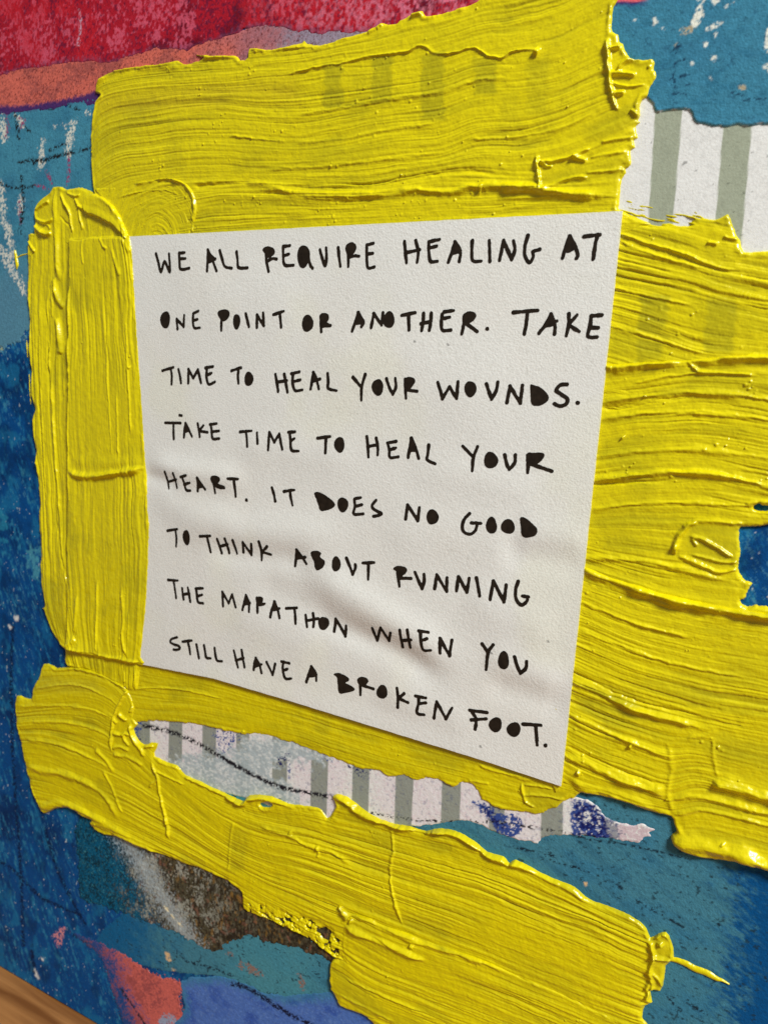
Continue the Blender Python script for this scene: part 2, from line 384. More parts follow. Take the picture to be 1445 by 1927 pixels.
def c_strip_up(X, Y, x, y, S):
    c = mix(base(WHITE, X), GREYG, stripes(x, y, X, Y, UP))
    g = fbm(X * 2.2, Y * 2.2, 201, 3)
    c = c * (1 - 0.10 * ss(0.0, 0.6, g + .3 * fbm(X * .2, Y * .2, 202, 3)))[..., None]
    return mix(c, BLK, ss(0.76, 0.80, fbm(X * 1.3, Y * 1.3, 203, 2)) * 0.5)
# grey bands along the torn strip at the bottom
DN = [(252, 283, 252, 283, 1350, 1500), (319, 344, 317, 343, 1350, 1450), (382, 408, 380, 406, 1350, 1460), (446, 470, 444, 468, 1350, 1460), (513, 541, 512, 540, 1400, 1500),
      (586, 618, 584, 615, 1430, 1525), (664, 696, 662, 693, 1430, 1530), (745, 779, 742, 774, 1450, 1550), (832, 868, 829, 864, 1460, 1560), (921, 950, 919, 948, 1500, 1600), (1019, 1059, 1016, 1058, 1500, 1600)]
def c_strip_dn(X, Y, x, y, S):
    pinkish = vn(x / 85.0, y * 0, 211)
    c = mix(base(pig(198, 204, 202), X), pig(204, 194, 198), ss(-0.15, 0.2, pinkish))
    g = fbm(X * 2.0, Y * 2.0, 212, 4)
    c = mix(c, pig(190, 168, 180), ss(0.1, 0.5, g) * 0.45)
    m = stripes(x, y, X, Y, DN)
    c = mix(c, pig(118, 124, 116), m * 0.92)
    c = mix(c, pig(60, 70, 110), ss(0.32, 0.5, fbm(X * 1.6, Y * 1.6, 213, 3)) * 0.35)
    # white grey smear of dry paint
    sm = sd_poly(x, y, smooth_loop(P("310,1440 360,1420 430,1415 450,1395 490,1385 560,1395 600,1410 620,1425 600,1440 560,1432 520,1440 515,1460 560,1490 570,1530 460,1520 400,1490 340,1470"))) + 22 * fbm(X * .9, Y * .9, 214, 4)
    c = mix(c, mix(base(pig(146, 158, 164), X), pig(184, 190, 192), ss(-.2, .5, fbm(X * 1.4, Y * 1.9, 215, 4))), ss(8, -8, sm) * 0.92)
    blue = pig(46, 66, 128); dk = pig(20, 26, 84)
    for k, (p, cl, de) in enumerate((("405,1372 440,1375 450,1395 430,1415 408,1410", blue, .12), ("252,1352 268,1356 262,1385 250,1380", blue, .4), ("255,1385 270,1400 272,1410 258,1405", dk, .4), ("520,1424 545,1420 540,1440 524,1442", dk, .2), ("541,1440 550,1440 548,1460 542,1462", blue, .3), ("655,1430 680,1440 700,1450 680,1460 660,1450", dk, .25), ("600,1410 640,1405 660,1425 640,1435 610,1428", blue, .02),
                                     ("890,1510 920,1515 935,1530 975,1535 980,1570 950,1578 930,1560 915,1535", blue, .62), ("900,1516 930,1524 955,1560 935,1556", dk, .34), ("1075,1510 1110,1512 1130,1530 1145,1560 1150,1580 1110,1578 1078,1570", blue, .7), ("1085,1513 1128,1522 1152,1575 1110,1575 1082,1550", dk, .40), ("1140,1530 1165,1550 1172,1582 1148,1578", pig(96, 100, 124), .6))):
        c = scrape(c, X, Y, x, y, p, cl, 5, de, 220 + k, 1.5)
    c = scrape(c, X, Y, x, y, "1140,1535 1160,1560 1165,1580 1145,1575", pig(130, 132, 140), 5, .5, 240)
    c = scrape(c, X, Y, x, y, "1166,1545 1210,1556 1232,1560 1220,1572 1200,1585 1166,1580", pig(180, 164, 172), 3, .6, 241)
    c = scrape(c, X, Y, x, y, "1098,1530 1112,1528 1110,1545 1100,1546", pig(205, 202, 200), 4, .5, 242)
    for k, (p, w) in enumerate((("272,1366 300,1372 330,1380 370,1398 410,1420 450,1444 490,1464 530,1482 570,1490 622,1500", 6.5), ("420,1424 460,1450 500,1470 545,1484", 4.0), ("700,1530 760,1540 830,1545 900,1545 960,1550 1020,1560 1080,1568 1140,1578", 4.0), ("500,1498 540,1510", 3.5))):
        c = crayon(c, X, Y, x, y, p, w, pig(26, 24, 32), 0.62 if k < 2 else 0.28, 250 + k)
    return c
def c_teal_dn(X, Y, x, y, S):
    c = teal_bits(base(pig(56, 108, 128), X), X, Y, x, y)
    u, v = rot(X, Y, math.radians(-24))
    c = mix(c, pig(40, 88, 112), ss(0.0, 0.5, fbm(u * 0.12, v * 0.8, 261, 4)) * 0.6)
    c = mix(c, pig(2, 66, 116), ss(1350, 1430, x + 34 * fbm(X * .35, Y * .35, 262, 3) + 60 * fbm(u * .8, v * 2.6, 266, 4) + (y - 1700) * 0.08) * ss(1590, 1640, y + 10 * fbm(X, Y, 263, 3)))
    c = mix(c, pig(2, 78, 124), ss(345, 225, x + 40 * fbm(X * .6, Y * .6, 264, 4)) * 0.9)
    c = mix(c, pig(66, 128, 140), ss(380, 470, x) * ss(640, 560, x) * 0.5)
    for k, p in enumerate(("1060,1568 1120,1582 1180,1590 1250,1606 1300,1618", "1042,1622 1090,1635 1140,1655 1170,1672", "1190,1690 1240,1720 1290,1748", "1250,1865 1262,1885 1285,1905", "950,1590 1000,1602 1045,1612", "1350,1738 1360,1752", "1184,1634 1190,1640", "330,1790 350,1808 400,1822 440,1838", "1280,1880 1330,1910")):
        c = crayon(c, X, Y, x, y, p, 3.2, pig(18, 36, 50), 0.42, 270 + k)
    for k, p in enumerate(("450,1808 470,1815 490,1826 500,1838 486,1838 466,1828 448,1820", "560,1835 572,1840 572,1862 562,1855", "430,1790 440,1800 425,1798")):
        c = scrape(c, X, Y, x, y, p, pig(120, 96, 88), 4, .35, 290 + k)
    c = mix(c, pig(20, 40, 50), ss(0.47, 0.55, fbm(X * 1.1, Y * 1.4, 265, 3)) * 0.75)
    for k, p in enumerate(("312,1792 320,1796 322,1808 314,1806", "322,1822 330,1826 326,1830", "1098,1660 1104,1662 1102,1668")):
        c = scrape(c, X, Y, x, y, p, pig(190, 160, 120), 2, .8, 300 + k)
    return c
def c_brown(X, Y, x, y, S):
    g = fbm(X * 2.4, Y * 2.0, 311, 4); n = fbm(X * .3, Y * .3, 312, 3); q = fbm(X * 1.0, Y * .5, 313, 4)
    c = mix(base(pig(66, 62, 48), X), pig(138, 140, 132), ss(-.05, .4, n + .8 * g) * ss(520, 300, x))
    c = mix(c, pig(116, 86, 38), ss(0.14, 0.5, q + .3 * g) * ss(270, 380, x) * 0.75)
    c = mix(c, pig(40, 34, 26), ss(0.0, 0.32, fbm(X * 1.9, Y * 1.1, 314, 4) + ss(300, 600, x) * .16) * 0.92)
    c = mix(c, pig(116, 80, 66), ss(0.44, 0.6, fbm(X * .6, Y * .6, 316, 3) + .2 * g) * .55)
    t = ss(300, 215, x + 30 * n + 40 * g - 0.25 * (y - 1640))
    tl = mix(mix(base(pig(2, 74, 106), X), pig(4, 44, 62), ss(-.15, .35, g + .5 * fbm(X * .5, Y * .5, 317, 3))), pig(60, 120, 132), ss(.3, .6, fbm(X * 2.6, Y * 2.6, 318, 3)) * .7)
    c = mix(c, tl, t)
    c = mix(c, pig(150, 160, 165), ss(12, 2, np.abs((x - 250) - 0.62 * (y - 1600)) * 0.4 + 12 * g) * .7)
    c = crayon(c, X, Y, x, y, "310,1705 330,1730 345,1745", 2.2, pig(200, 190, 160), .7, 320)
    c = mix(c, pig(24, 24, 24), ss(15, 45, y - (1650 + 0.44 * (x - 300)) + 14 * g) * ss(380, 520, x) * .75)
    return c
def c_salm_dn(X, Y, x, y, S):
    n = fbm(X * 0.3, Y * 0.3, 331, 3); g = fbm(X * 2.2, Y * 2.2, 332, 3)
    c = mix(base(pig(176, 88, 82), X), pig(140, 70, 72), ss(-.2, .45, n + .8 * g))
    m = ss(18, -28, (x - 205) - 0.42 * (y - 1790) + 30 * g + 26 * n)
    c = mix(c, mix(base(DEEP, X), pig(40, 66, 108), ss(-.1, .4, g + n)), m * 0.96)
    c = mix(c, DEEP, ss(250, 175, x - 0.1 * (y - 1850) + 26 * n + 20 * g) * ss(1780, 1830, y))
    c = crayon(c, X, Y, x, y, "225,1858 245,1885 262,1912 275,1930", 3, pig(22, 30, 50), .7, 340)
    return scrape(c, X, Y, x, y, "305,1910 325,1912 340,1932 300,1932", pig(130, 140, 165), 4, .6, 341)
def c_peri(X, Y, x, y, S):
    n = fbm(X * 0.25, Y * 0.4, 351, 4); g = fbm(X * 1.8, Y * 1.8, 352, 4)
    c = mix(base(pig(66, 98, 164), X), pig(48, 78, 150), ss(-.2, .5, n + .4 * g))
    c = mix(c, pig(96, 126, 180), ss(0.1, 0.5, g) * 0.45)
    c = mix(c, pig(50, 110, 140), ss(-3.5, 0, S + 1.2 * g) * .7)
    for k, p in enumerate(("430,1850 470,1862 500,1880 540,1905 580,1925 600,1935", "446,1850 490,1872 520,1895 560,1918")):
        c = crayon(c, X, Y, x, y, p, 6, pig(16, 22, 48), .45, 360 + k)
    return c

patch('paint_patch', "-30,-60 1300,-60 1300,-20 1160,-8 1000,30 700,60 560,62 500,48 460,58 420,72 380,86 340,96 300,92 265,100 240,110 205,122 185,118 150,116 110,122 60,130 20,136 -30,140", 0.18, c_red, 'mottled crimson red paint patch along the top', rag=0.7, seed=401, fr=.5)
patch('paint_patch', "-30,132 60,126 120,116 180,112 240,102 300,84 380,76 440,62 520,36 700,30 720,90 420,140 200,200 150,192 100,206 60,208 -30,214", 0.13, c_salm, 'salmon pink paint band below the red patch', rag=0.5, seed=402, fr=.6)
patch('paint_patch', "-30,204 60,200 120,192 200,172 230,300 230,540 150,590 60,620 -30,640", 0.10, c_teal_left, 'teal paint patch with white scrapes and black crayon', rag=2.2, seed=403)
patch('striped_paper', "1100,120 1500,120 1500,700 1100,700", 0.12, c_strip_up, 'white and sage green striped paper scrap', mat=M_paper, rag=0.05, seed=404, tex=.006)
patch('torn_paper', "1120,-60 1500,-60 1500,236 1448,234 1405,237 1385,234 1362,240 1335,238 1315,234 1304,226 1300,214 1290,208 1268,208 1240,213 1231,210 1227,198 1218,188 1205,180 1150,160 1120,100", 0.34, c_teal_right, 'torn teal painted paper above the green stripes', rag=0.28, seed=405, fr=.8, lip=0.1, loop=2)
patch('paint_patch', "180,1770 230,1720 300,1640 260,1450 500,1420 900,1480 1010,1500 1200,1490 1300,1560 1500,1640 1500,1980 700,1980 620,1900 520,1880 420,1840 330,1830 250,1812", 0.10, c_teal_dn, 'smooth teal paint patch with dark specks', rag=0.4, seed=406)
patch('paint_patch', "150,1520 260,1540 400,1600 520,1680 660,1740 640,1815 610,1802 560,1788 500,1772 470,1760 430,1776 400,1790 372,1778 340,1760 300,1745 255,1728 220,1715 180,1700 152,1690 148,1620", 0.18, c_brown, 'crusty brown and grey textured paint patch', rag=1.1, seed=407, fr=.7, tex=0.07)
patch('paint_patch', "132,1754 165,1766 192,1776 225,1790 262,1815 300,1838 342,1850 338,1880 348,1930 340,1980 258,1980 232,1930 220,1890 206,1850 192,1806 160,1774", 0.12, c_salm_dn, 'salmon pink paint patch fading into blue', fr=1.7, rag=1.5, seed=408)
patch('paint_patch', "340,1848 380,1838 430,1838 500,1868 560,1872 640,1866 720,1880 900,1930 900,1990 345,1990 348,1900", 0.15, c_peri, 'periwinkle blue paint patch', rag=0.6, seed=409, fr=.5)
patch('striped_paper', "225,1330 300,1320 700,1400 1000,1490 1085,1498 1110,1508 1128,1520 1142,1538 1165,1546 1190,1552 1208,1549 1222,1556 1235,1562 1222,1567 1228,1575 1212,1577 1200,1586 1160,1581 1100,1574 1060,1572 1018,1578 1015,1592 1000,1584 975,1582 940,1570 900,1552 870,1544 835,1550 760,1556 640,1560 560,1532 500,1515 462,1502 425,1493 380,1480 300,1470 225,1420", 0.19, c_strip_dn, 'torn striped paper strip stained white, pink and blue', mat=M_paper, rag=0.35, seed=410, fr=1.0, lip=.015)

# =====================================================================
#  the note (its height is needed by the paint that runs over it)
# =====================================================================
ZREF = 1.25
NB = 1.05; NT = 0.20                                       # height of the paper's underside, its thickness (mm)
wrk = [("270,868 300,878 350,888 420,898 480,902", 3.2, 0.55), ("262,892 300,900 340,910", 2.2, -0.35), ("300,985 380,990 470,1000 580,1008 680,1012", 4.5, 0.5), ("380,1030 450,1042 540,1050 600,1062", 3.0, -0.4),
       ("560,1070 640,1110 720,1160 790,1205 840,1245 860,1275", 4.2, 0.8), ("580,1150 680,1198 750,1228 810,1265 850,1304", 3.2, -0.62), ("900,1240 980,1270 1070,1300", 4.0, 0.4), ("900,1278 1000,1305 1080,1336", 3.4, -0.42),
       ("960,1000 1040,1018 1120,1036", 4.2, 0.32), ("930,1036 1040,1048 1120,1072", 3.4, -0.32), ("560,700 700,690 860,720 1000,770", 9, 0.25), ("300,580 460,560 600,600", 8, 0.2), ("700,1000 860,1010 1000,1030", 6, 0.22), ("275,940 360,960 470,985", 4, .28), ("470,1095 560,1130 640,1185", 4, -.3), ("860,1120 960,1160 1060,1210", 5, .28), ("690,1290 800,1330 910,1375", 4, .24), ("420,840 560,850 700,880", 5, .25), ("420,1150 520,1190 620,1240", 5, .25), ("760,880 900,905 1040,930", 4, .2)]
wrk = [(px2mm(smooth_line(P(l))), w, h) for l, w, h in wrk]
notepoly = px2mm(quad)
NX0, NX1 = notepoly[0, 0], notepoly[1, 0]; NY1, NY0 = notepoly[0, 1], notepoly[2, 1]
bot = px2mm(P("127,1222 200,1236 266,1250 401,1276 553,1321 909,1431 1055,1480"))
bot_y = lambda X: np.interp(X, bot[:, 0], bot[:, 1])
def note_h(X, Y):
    h = NB + NT + 0.12 * fbm(X * 0.05, Y * 0.05, 501, 3)
    for l, w, a in wrk:
        d, s = d_line(X, Y, l); h = h + a * np.exp(-(d / w) ** 2) * ss(0, .26, s) * ss(1, .74, s) * 0.95
    h = h + 0.55 * np.exp(-((X - NX0 - 4) / 7) ** 2) * ss(4, 0, Y - bot_y(X)) + 0.16 * ss(5, 0, Y - bot_y(X)) * ss(NX0 + 25, NX0 + 60, X) * ss(NX1 + 4, NX1 - 45, X)   # lower edge has come loose
    return h
def note_sd(X, Y):
    return np.maximum(np.maximum(NX0 - X, X - NX1), np.maximum(Y - NY1, bot_y(X) - Y))

# =====================================================================
#  yellow strokes
# =====================================================================
YEL, YTH, YDK = np.array([0.785, 0.662, 0.0008]), np.array([0.54, 0.465, 0.004]), np.array([0.46, 0.41, 0.004])
def flow(guides, axis='y'):
    G = [smooth_line(P(g), 8) for g in guides]
    def f(x, y):
        if axis == 'x': x, y = y, x
        ys = [np.interp(x, g[:, 0], g[:, 1]).astype(np.float32) for g in G]
        ts = [0.0]
        for a, b in zip(G, G[1:]):
            xm = np.linspace(max(a[0, 0], b[0, 0]), min(a[-1, 0], b[-1, 0]), 25)
            ts.append(ts[-1] + float(np.mean(np.interp(xm, b[:, 0], b[:, 1]) - np.interp(xm, a[:, 0], a[:, 1]))))
        t = np.full(x.shape, 0, np.float32); t += np.where(y < ys[0], (y - ys[0]), 0)
        for i in range(len(G) - 1):
            w = np.maximum(ys[i + 1] - ys[i], 1.0); m = (y >= ys[i]) & (y < ys[i + 1])
            t = np.where(m, ts[i] + (y - ys[i]) / w * (ts[i + 1] - ts[i]), t)
        t = np.where(y >= ys[-1], ts[-1] + (y - ys[-1]), t)
        return t, x
    return f
def swap(guides): return [' '.join(','.join(p.split(',')[::-1]) for p in g.split()) for g in guides]
rng = np.random.default_rng(7)
ZREF = 0.75
def stroke(name, label, poly, fl, z=0.35, thick=0.4, amp=0.16, bead=0.22, rag=0.25, fr=.9, seed=600, ridges=(), plats=(), flats=(), show=(), holes=(), blobs=0, d=0.125, edge_t=0.0, over_note=False, sharp=1.0, wide=1.0, loop=2, extra=None, thin=0.0, bbox=None, taper=None):
    pp = px2mm(smooth_loop(P(poly), loop))
    lo, hi = pp.min(0) - 0.8, pp.max(0) + 0.8
    lo = np.maximum(lo, (BX0 + 1, BY0 + .5)); hi = np.minimum(hi, (BX1 - 1, BY1 - 1))
    X, Y = grid_for(lo, hi, d); x, y = mm2px(X, Y)
    t, s = fl(x, y)
    t = t + 2.2 * vn(s / 70.0, t / 60.0, seed + 40) + 0.7 * vn(s / 22.0, t / 20.0, seed + 41)     # hand wobble
    S = sd_poly(X, Y, pp) + rag * fbm(X * fr, Y * fr, seed, 4) + edge_t * vn(t / 5.0, s / 90.0, seed + 1)
    for h in holes:
        q = px2mm(smooth_loop(P(h), 3)); S = np.maximum(S, -(sd_poly(X, Y, q) + 0.18 * fbm(X * 1.8, Y * 1.8, seed + 77, 3)))
    if extra is not None: S = extra(S, X, Y, x, y, t, s)
    e = np.clip(-S, 0, None)
    # bristle furrows
    f1 = vn(t / (3.6 * wide), s / 210.0, seed + 2); f2 = vn(t / (8.0 * wide), s / 300.0, seed + 3); f3 = vn(t / (21.0 * wide), s / 420.0, seed + 4)
    f2r = 1 - 2 * np.abs(vn(t / (11.0 * wide), s / 260.0, seed + 5)); f4 = vn(t / (2.0 * wide), s / 120.0, seed + 6)
    load = 0.65 + 0.5 * vn(t / 60.0, s / 160.0, seed + 7)                                       # how deep the furrows are
    g1 = np.exp(-(vn(t / (6.5 * wide), s / 240.0, seed + 51) / 0.36) ** 2) * ss(-.5, .3, vn(t / 16.0, s / 90.0, seed + 53))
    g2 = np.exp(-(vn(t / (15.0 * wide), s / 380.0, seed + 52) / 0.19) ** 2) * ss(-.6, .2, vn(t / 30.0, s / 120.0, seed + 54))
    g0 = np.exp(-(vn(t / (3.3 * wide), s / 130.0, seed + 55) / 0.42) ** 2) * ss(-.3, .4, vn(t / 9.0, s / 60.0, seed + 56))
    fur = (0.26 * f1 + 0.42 * f2 + 0.48 * f3 + 0.4 * f2r * ss(-.2, .5, vn(t / 30.0, s / 220.0, seed + 8)) + 0.14 * f4 * sharp + 0.35 - 0.40 * g0 - 0.62 * g1 - 0.95 * g2) * load * 1.12 + 0.10 * vn(t / 2.2, s / 11.0, seed + 57)
    kill = np.ones(X.shape, np.float32)
    for q in flats:                                                                            # smeared pads without furrows
        kill *= 1 - 0.85 * ss(0.6, -0.8, sd_poly(X, Y, px2mm(smooth_loop(P(q), 3))))
    h = thick * (0.55 + 0.45 * ss(0, 2.2, e)) + amp * fur * kill * ss(0, 0.9, e)
    h += bead * np.exp(-((e - 0.55) / 0.5) ** 2) * (0.5 + 1.3 * fbm(X * .35, Y * .35, seed + 9, 3))
    h += 0.05 * fbm(X * 0.9, Y * 0.9, seed + 10, 3) + 0.018 * fbm(X * 3.4, Y * 3.4, seed + 11, 2)
    for r in ridges:
        l, w, a = r[:3]; a = a * (1.3 if a > .45 else 1.1); line = smooth_line(px2mm(P(l)), 6); lo_, hi_ = line.min(0) - 3.5 * w - 1.0, line.max(0) + 3.5 * w + 1.0
        m = (X > lo_[0]) & (X < hi_[0]) & (Y > lo_[1]) & (Y < hi_[1])
        if not m.any(): continue
        dd, ps = d_line(X[m] + 0.22 * fbm(X[m] * 0.7, Y[m] * .7, seed + 12, 3), Y[m] + 0.22 * fbm(X[m] * .7, Y[m] * .7, seed + 13, 3), line)
        LL = float(np.hypot(*np.diff(line, axis=0).T).sum())
        ww = w * (0.85 + 0.35 * vn(ps * LL / 3.1, 0, seed + 14))
        k = a * np.exp(-np.abs(dd / ww) ** 2.0) * (0.85 + 0.35 * vn(ps * LL / 4.3, 1.0, seed + 15)) * ss(-.02, .10, ps) * ss(1.02, .90, ps)
        h[m] = h[m] + k
    for q, a, soft in plats:
        sd = sd_poly(X, Y, px2mm(smooth_loop(P(q), 4))) + .12 * fbm(X, Y, seed + 16, 3)
        h += a * ss(soft, -soft, sd) * (1 - .25 * np.exp(-((sd + 2.2) / 1.2) ** 2))
    # little granules and bubbles dragged along
    if blobs:
        cl_ = rng.uniform(lo, hi, (max(blobs // 7, 2), 2)); pts = rng.uniform(lo, hi, (blobs, 2))
        k_ = rng.random(blobs) < .6; pts[k_] = cl_[rng.integers(0, len(cl_), k_.sum())] + rng.normal(0, 1.0, (k_.sum(), 2))
        rr = 0.12 + 0.20 * rng.random(blobs) ** 2; hh = 0.05 + 0.22 * rng.random(blobs) ** 2
        for (bx, by), r0, h0 in zip(pts, rr, hh):
            i0, i1 = int((bx - lo[0] - 1.2) / d), int((bx - lo[0] + 1.2) / d); j0, j1 = int((by - lo[1] - 1.2) / d), int((by - lo[1] + 1.2) / d)
            i0, j0 = max(i0, 0), max(j0, 0)
            if i1 <= i0 or j1 <= j0: continue
            sl = np.s_[j0:j1, i0:i1]; q = np.hypot(X[sl] - bx, Y[sl] - by)
            h[sl] += h0 * np.exp(-(q / r0) ** 3)
    if taper is not None: h = h * taper(x, y)
    prof = 1 - np.exp(-e / (0.12 + 0.42 * ss(0.0, .55, fbm(X * .13, Y * .13, seed + 60, 3))))
    if over_note:
        on = ss(0.4, -0.4, note_sd(X, Y) + 0.5 * fbm(X * .25, Y * .25, 671, 3)); zb = z + (note_h(X, Y) - z - 0.05) * on
        zb = zb - 0.3 * ss(0.0, -1.6, note_sd(X, Y) - 1.6) * (1 - on) * 0
        Hh = 0.02 + (zb + 0.02) * np.where(on > .5, np.maximum(prof, .96), prof) + h * prof * (1 - 0.12 * on)
        Hh = np.where((note_sd(X, Y) < .2) & (S < 0), np.maximum(Hh, note_h(X, Y) + 0.05 * np.clip(e / .2, 0, 1) + 0.03), Hh)
    else:
        Hh = 0.02 + (z + np.maximum(h, 0.03)) * prof
        under = ss(0.3, -0.5, note_sd(X, Y))
        Hh = np.where(note_sd(X, Y) < 1.0, Hh * (1 - under) + np.minimum(Hh, NB - 0.06) * under, Hh)
    # colour: thin paint in the furrows lets the ground through
    low = ss(0.0, -0.95, fur) * kill
    cloud = fbm(X * 0.10, Y * 0.16, seed + 20, 3)
    c = mix(base(YEL, X), YTH, np.clip(low * (0.38 + 0.6 * ss(0.0, .5, cloud)) + thin, 0, 1))
    c = mix(c, np.array([0.83, 0.71, 0.002]), ss(0.1, 0.5, fur) * .35)
    c = mix(c, YTH, ss(0.22, 0.65, cloud) * 0.35)
    c = mix(c, YDK, ss(0.15, 0.75, vn(t / 22.0, s / 170.0, seed + 58) + .5 * cloud) * 0.28)
    c = mix(c, YTH, ss(.55, .05, e) * ss(0.0, .5, fbm(X * .13, Y * .13, seed + 60, 3)) * .6)
    for (q, cl, k, soft) in show:
        sd = sd_poly(x, y, P(q)) + 5 * vn(t / 9.0, s / 40.0, seed + 22)
        c = mix(c, cl, ss(soft, -soft, sd) * k * (0.75 + 0.45 * ss(0.4, -0.6, fur)))
    o = field_mesh(name, X, Y, S, Hh, c, d, M_yel, painting)
    if label: o['label'] = label
    return o

# A: broad stroke above the note
A_fl = flow(["165,150 200,130 300,112 470,95 600,78 750,35 850,10 950,-15 1050,-40 1150,-70 1240,-90", "165,215 200,175 300,160 470,150 600,135 722,125 826,105 895,85 980,70 1050,55 1110,20 1240,-30",
             "165,280 190,240 249,221 400,205 553,214 632,204 722,188 826,173 895,152 980,145 1049,135 1110,110 1240,50", "165,330 190,300 250,275 400,262 553,270 632,262 722,245 826,232 895,210 980,202 1049,185 1142,149 1240,110",
             "165,370 200,345 260,325 400,315 500,318 640,310 722,300 826,290 895,265 980,260 1049,243 1135,207 1240,170", "165,410 220,380 300,350 400,345 500,345 640,350 722,345 826,325 895,320 980,325 1049,320 1135,290 1240,240",
             "165,470 300,400 400,372 500,370 640,375 800,368 1000,365 1165,362 1240,360", "165,520 300,440 500,415 800,400 1165,385 1240,385", "165,560 400,470 1240,430"])
BAND = np.array([0.47, 0.415, 0.006])
stroke('paint_stroke', 'broad yellow stroke across the top, above the white note',
    "178,172 184,152 196,138 215,131 250,125 285,121 300,120 322,114 333,113 345,119 372,113 384,108 366,101 402,104 440,102 450,112 465,107 467,88 500,92 520,90 545,83 565,77 570,71 576,79 600,82 625,76 650,66 690,55 712,41 728,43 745,41 768,25 785,19 794,17 798,28 812,27 850,17 885,6 905,-8 930,-40 1160,-40 1155,10 1150,45 1152,56 1163,63 1165,75 1172,80 1176,92 1186,108 1205,111 1228,109 1232,118 1229,130 1234,133 1232,148 1222,163 1218,180 1208,186 1202,200 1204,214 1198,225 1203,228 1194,238 1200,258 1190,262 1194,276 1184,282 1186,308 1174,316 1178,324 1168,336 1166,362 1163,390 1163,450 160,470 160,430 176,380 174,350 170,310 168,260 172,220 180,188 188,178",
    A_fl, z=0.30, thick=0.42, amp=0.17, bead=0.28, rag=0.16, seed=610, blobs=420, fr=.9,
    ridges=[("540,140 600,126 640,120 690,108 740,100 770,97 785,88 800,89 820,99 850,100 880,92 900,93 920,106 945,110 960,100 990,94 1015,96", .24, .38), ("1005,96 1014,101", .6, .5),
            ("560,215 632,204 722,188 826,173 895,152 960,146", .42, .26), ("480,348 520,355 560,364 640,368 720,366 780,358 850,362 885,352 960,352 1020,358 1090,364 1160,366", .8, .5), ("900,356 906,358", .8, .4),
            ("250,376 300,350 345,346 420,342 500,346 560,350", .5, .2), ("365,352 420,346 470,343", .6, -.3), ("640,352 720,345 800,330 880,322 960,330", .5, -.25),
            ("945,358 980,352 1005,354 1022,362 1060,365 1120,368", .75, .55), ("1010,292 1012,318 1014,345 1016,358", .30, .5), ("1014,306 1050,302 1078,294 1112,280", .32, .45), ("1076,294 1092,298 1104,304", .35, .45), ("1016,304 1028,312 1040,315", .25, .3), ("1016,358 1040,348 1065,338 1085,334 1106,336", .36, .45),
            ("1141,70 1144,100 1145,132 1149,162 1153,186 1160,204 1166,206", .34, .62), ("1146,140 1170,138 1196,144", .42, .5), ("1153,178 1174,175", .34, .46), ("1146,92 1168,88", .32, .5), ("1160,134 1172,120 1186,112 1205,110 1230,110", .36, .55), ("1148,156 1180,164 1214,160", .22, .3), ("1184,208 1196,214 1204,220", .3, .4),
            ("180,168 190,150 205,138 230,130 262,124 300,124 345,122", .8, .42), ("365,104 400,108 440,106", .6, .4), ("470,92 540,90 600,86", .5, .3), ("770,28 795,22 820,26", .6, .5), ("690,58 720,44", .5, .4),
            ("1190,260 1165,262 1130,266", .3, .25), ("1180,318 1140,322 1100,326", .3, .25), ("1178,286 1140,290 1110,296", .3, .2), ("553,270 640,262 740,243 830,232", .35, .18), ("500,318 620,312 722,300 830,288", .4, .2), ("430,255 540,268", .3, .2), ("880,262 960,258 1050,243 1120,212", .3, .2)],
    flats=["1150,60 1232,100 1234,150 1200,220 1160,210 1146,150", "1018,308 1060,304 1100,310 1080,330 1030,345"],
    show=[("610,118 645,118 645,205 610,205", BAND, .85, 4), ("700,106 737,106 737,200 700,200", BAND, .9, 4), ("793,104 836,98 836,225 793,225", BAND, .85, 4), ("893,112 934,112 934,175 893,175", BAND, .85, 5), ("990,106 1030,102 1030,215 990,222", BAND, .45, 8), ("940,170 980,168 980,250 940,250", BAND, .3, 8),
          ("240,190 300,180 300,230 240,235", BAND, .3, 12), ("180,180 560,140 560,190 180,215", np.array([.56, .40, .012]), .35, 22), ("180,240 260,200 260,330 180,330", BAND, .25, 25)])
# loop where the brush turned back
def L_fl(x, y):
    dx, dy = (x - 296) / 0.62, (y - 462); r = np.hypot(dx, dy); return 140 - r, np.arctan2(dy, dx) * 90
stroke('paint_stroke', 'short curled yellow stroke at the upper left corner of the note', "176,356 200,352 240,344 285,337 318,334 345,340 360,352 370,372 372,398 366,420 352,450 235,456 226,420 205,388",
    L_fl, z=0.52, thick=0.30, amp=.20, bead=.42, rag=.12, seed=640, ridges=[("285,340 318,336 345,344 358,358 366,378 366,400 356,425", .5, .35), ("225,372 270,360 310,358 335,368", .3, .2)], blobs=8)
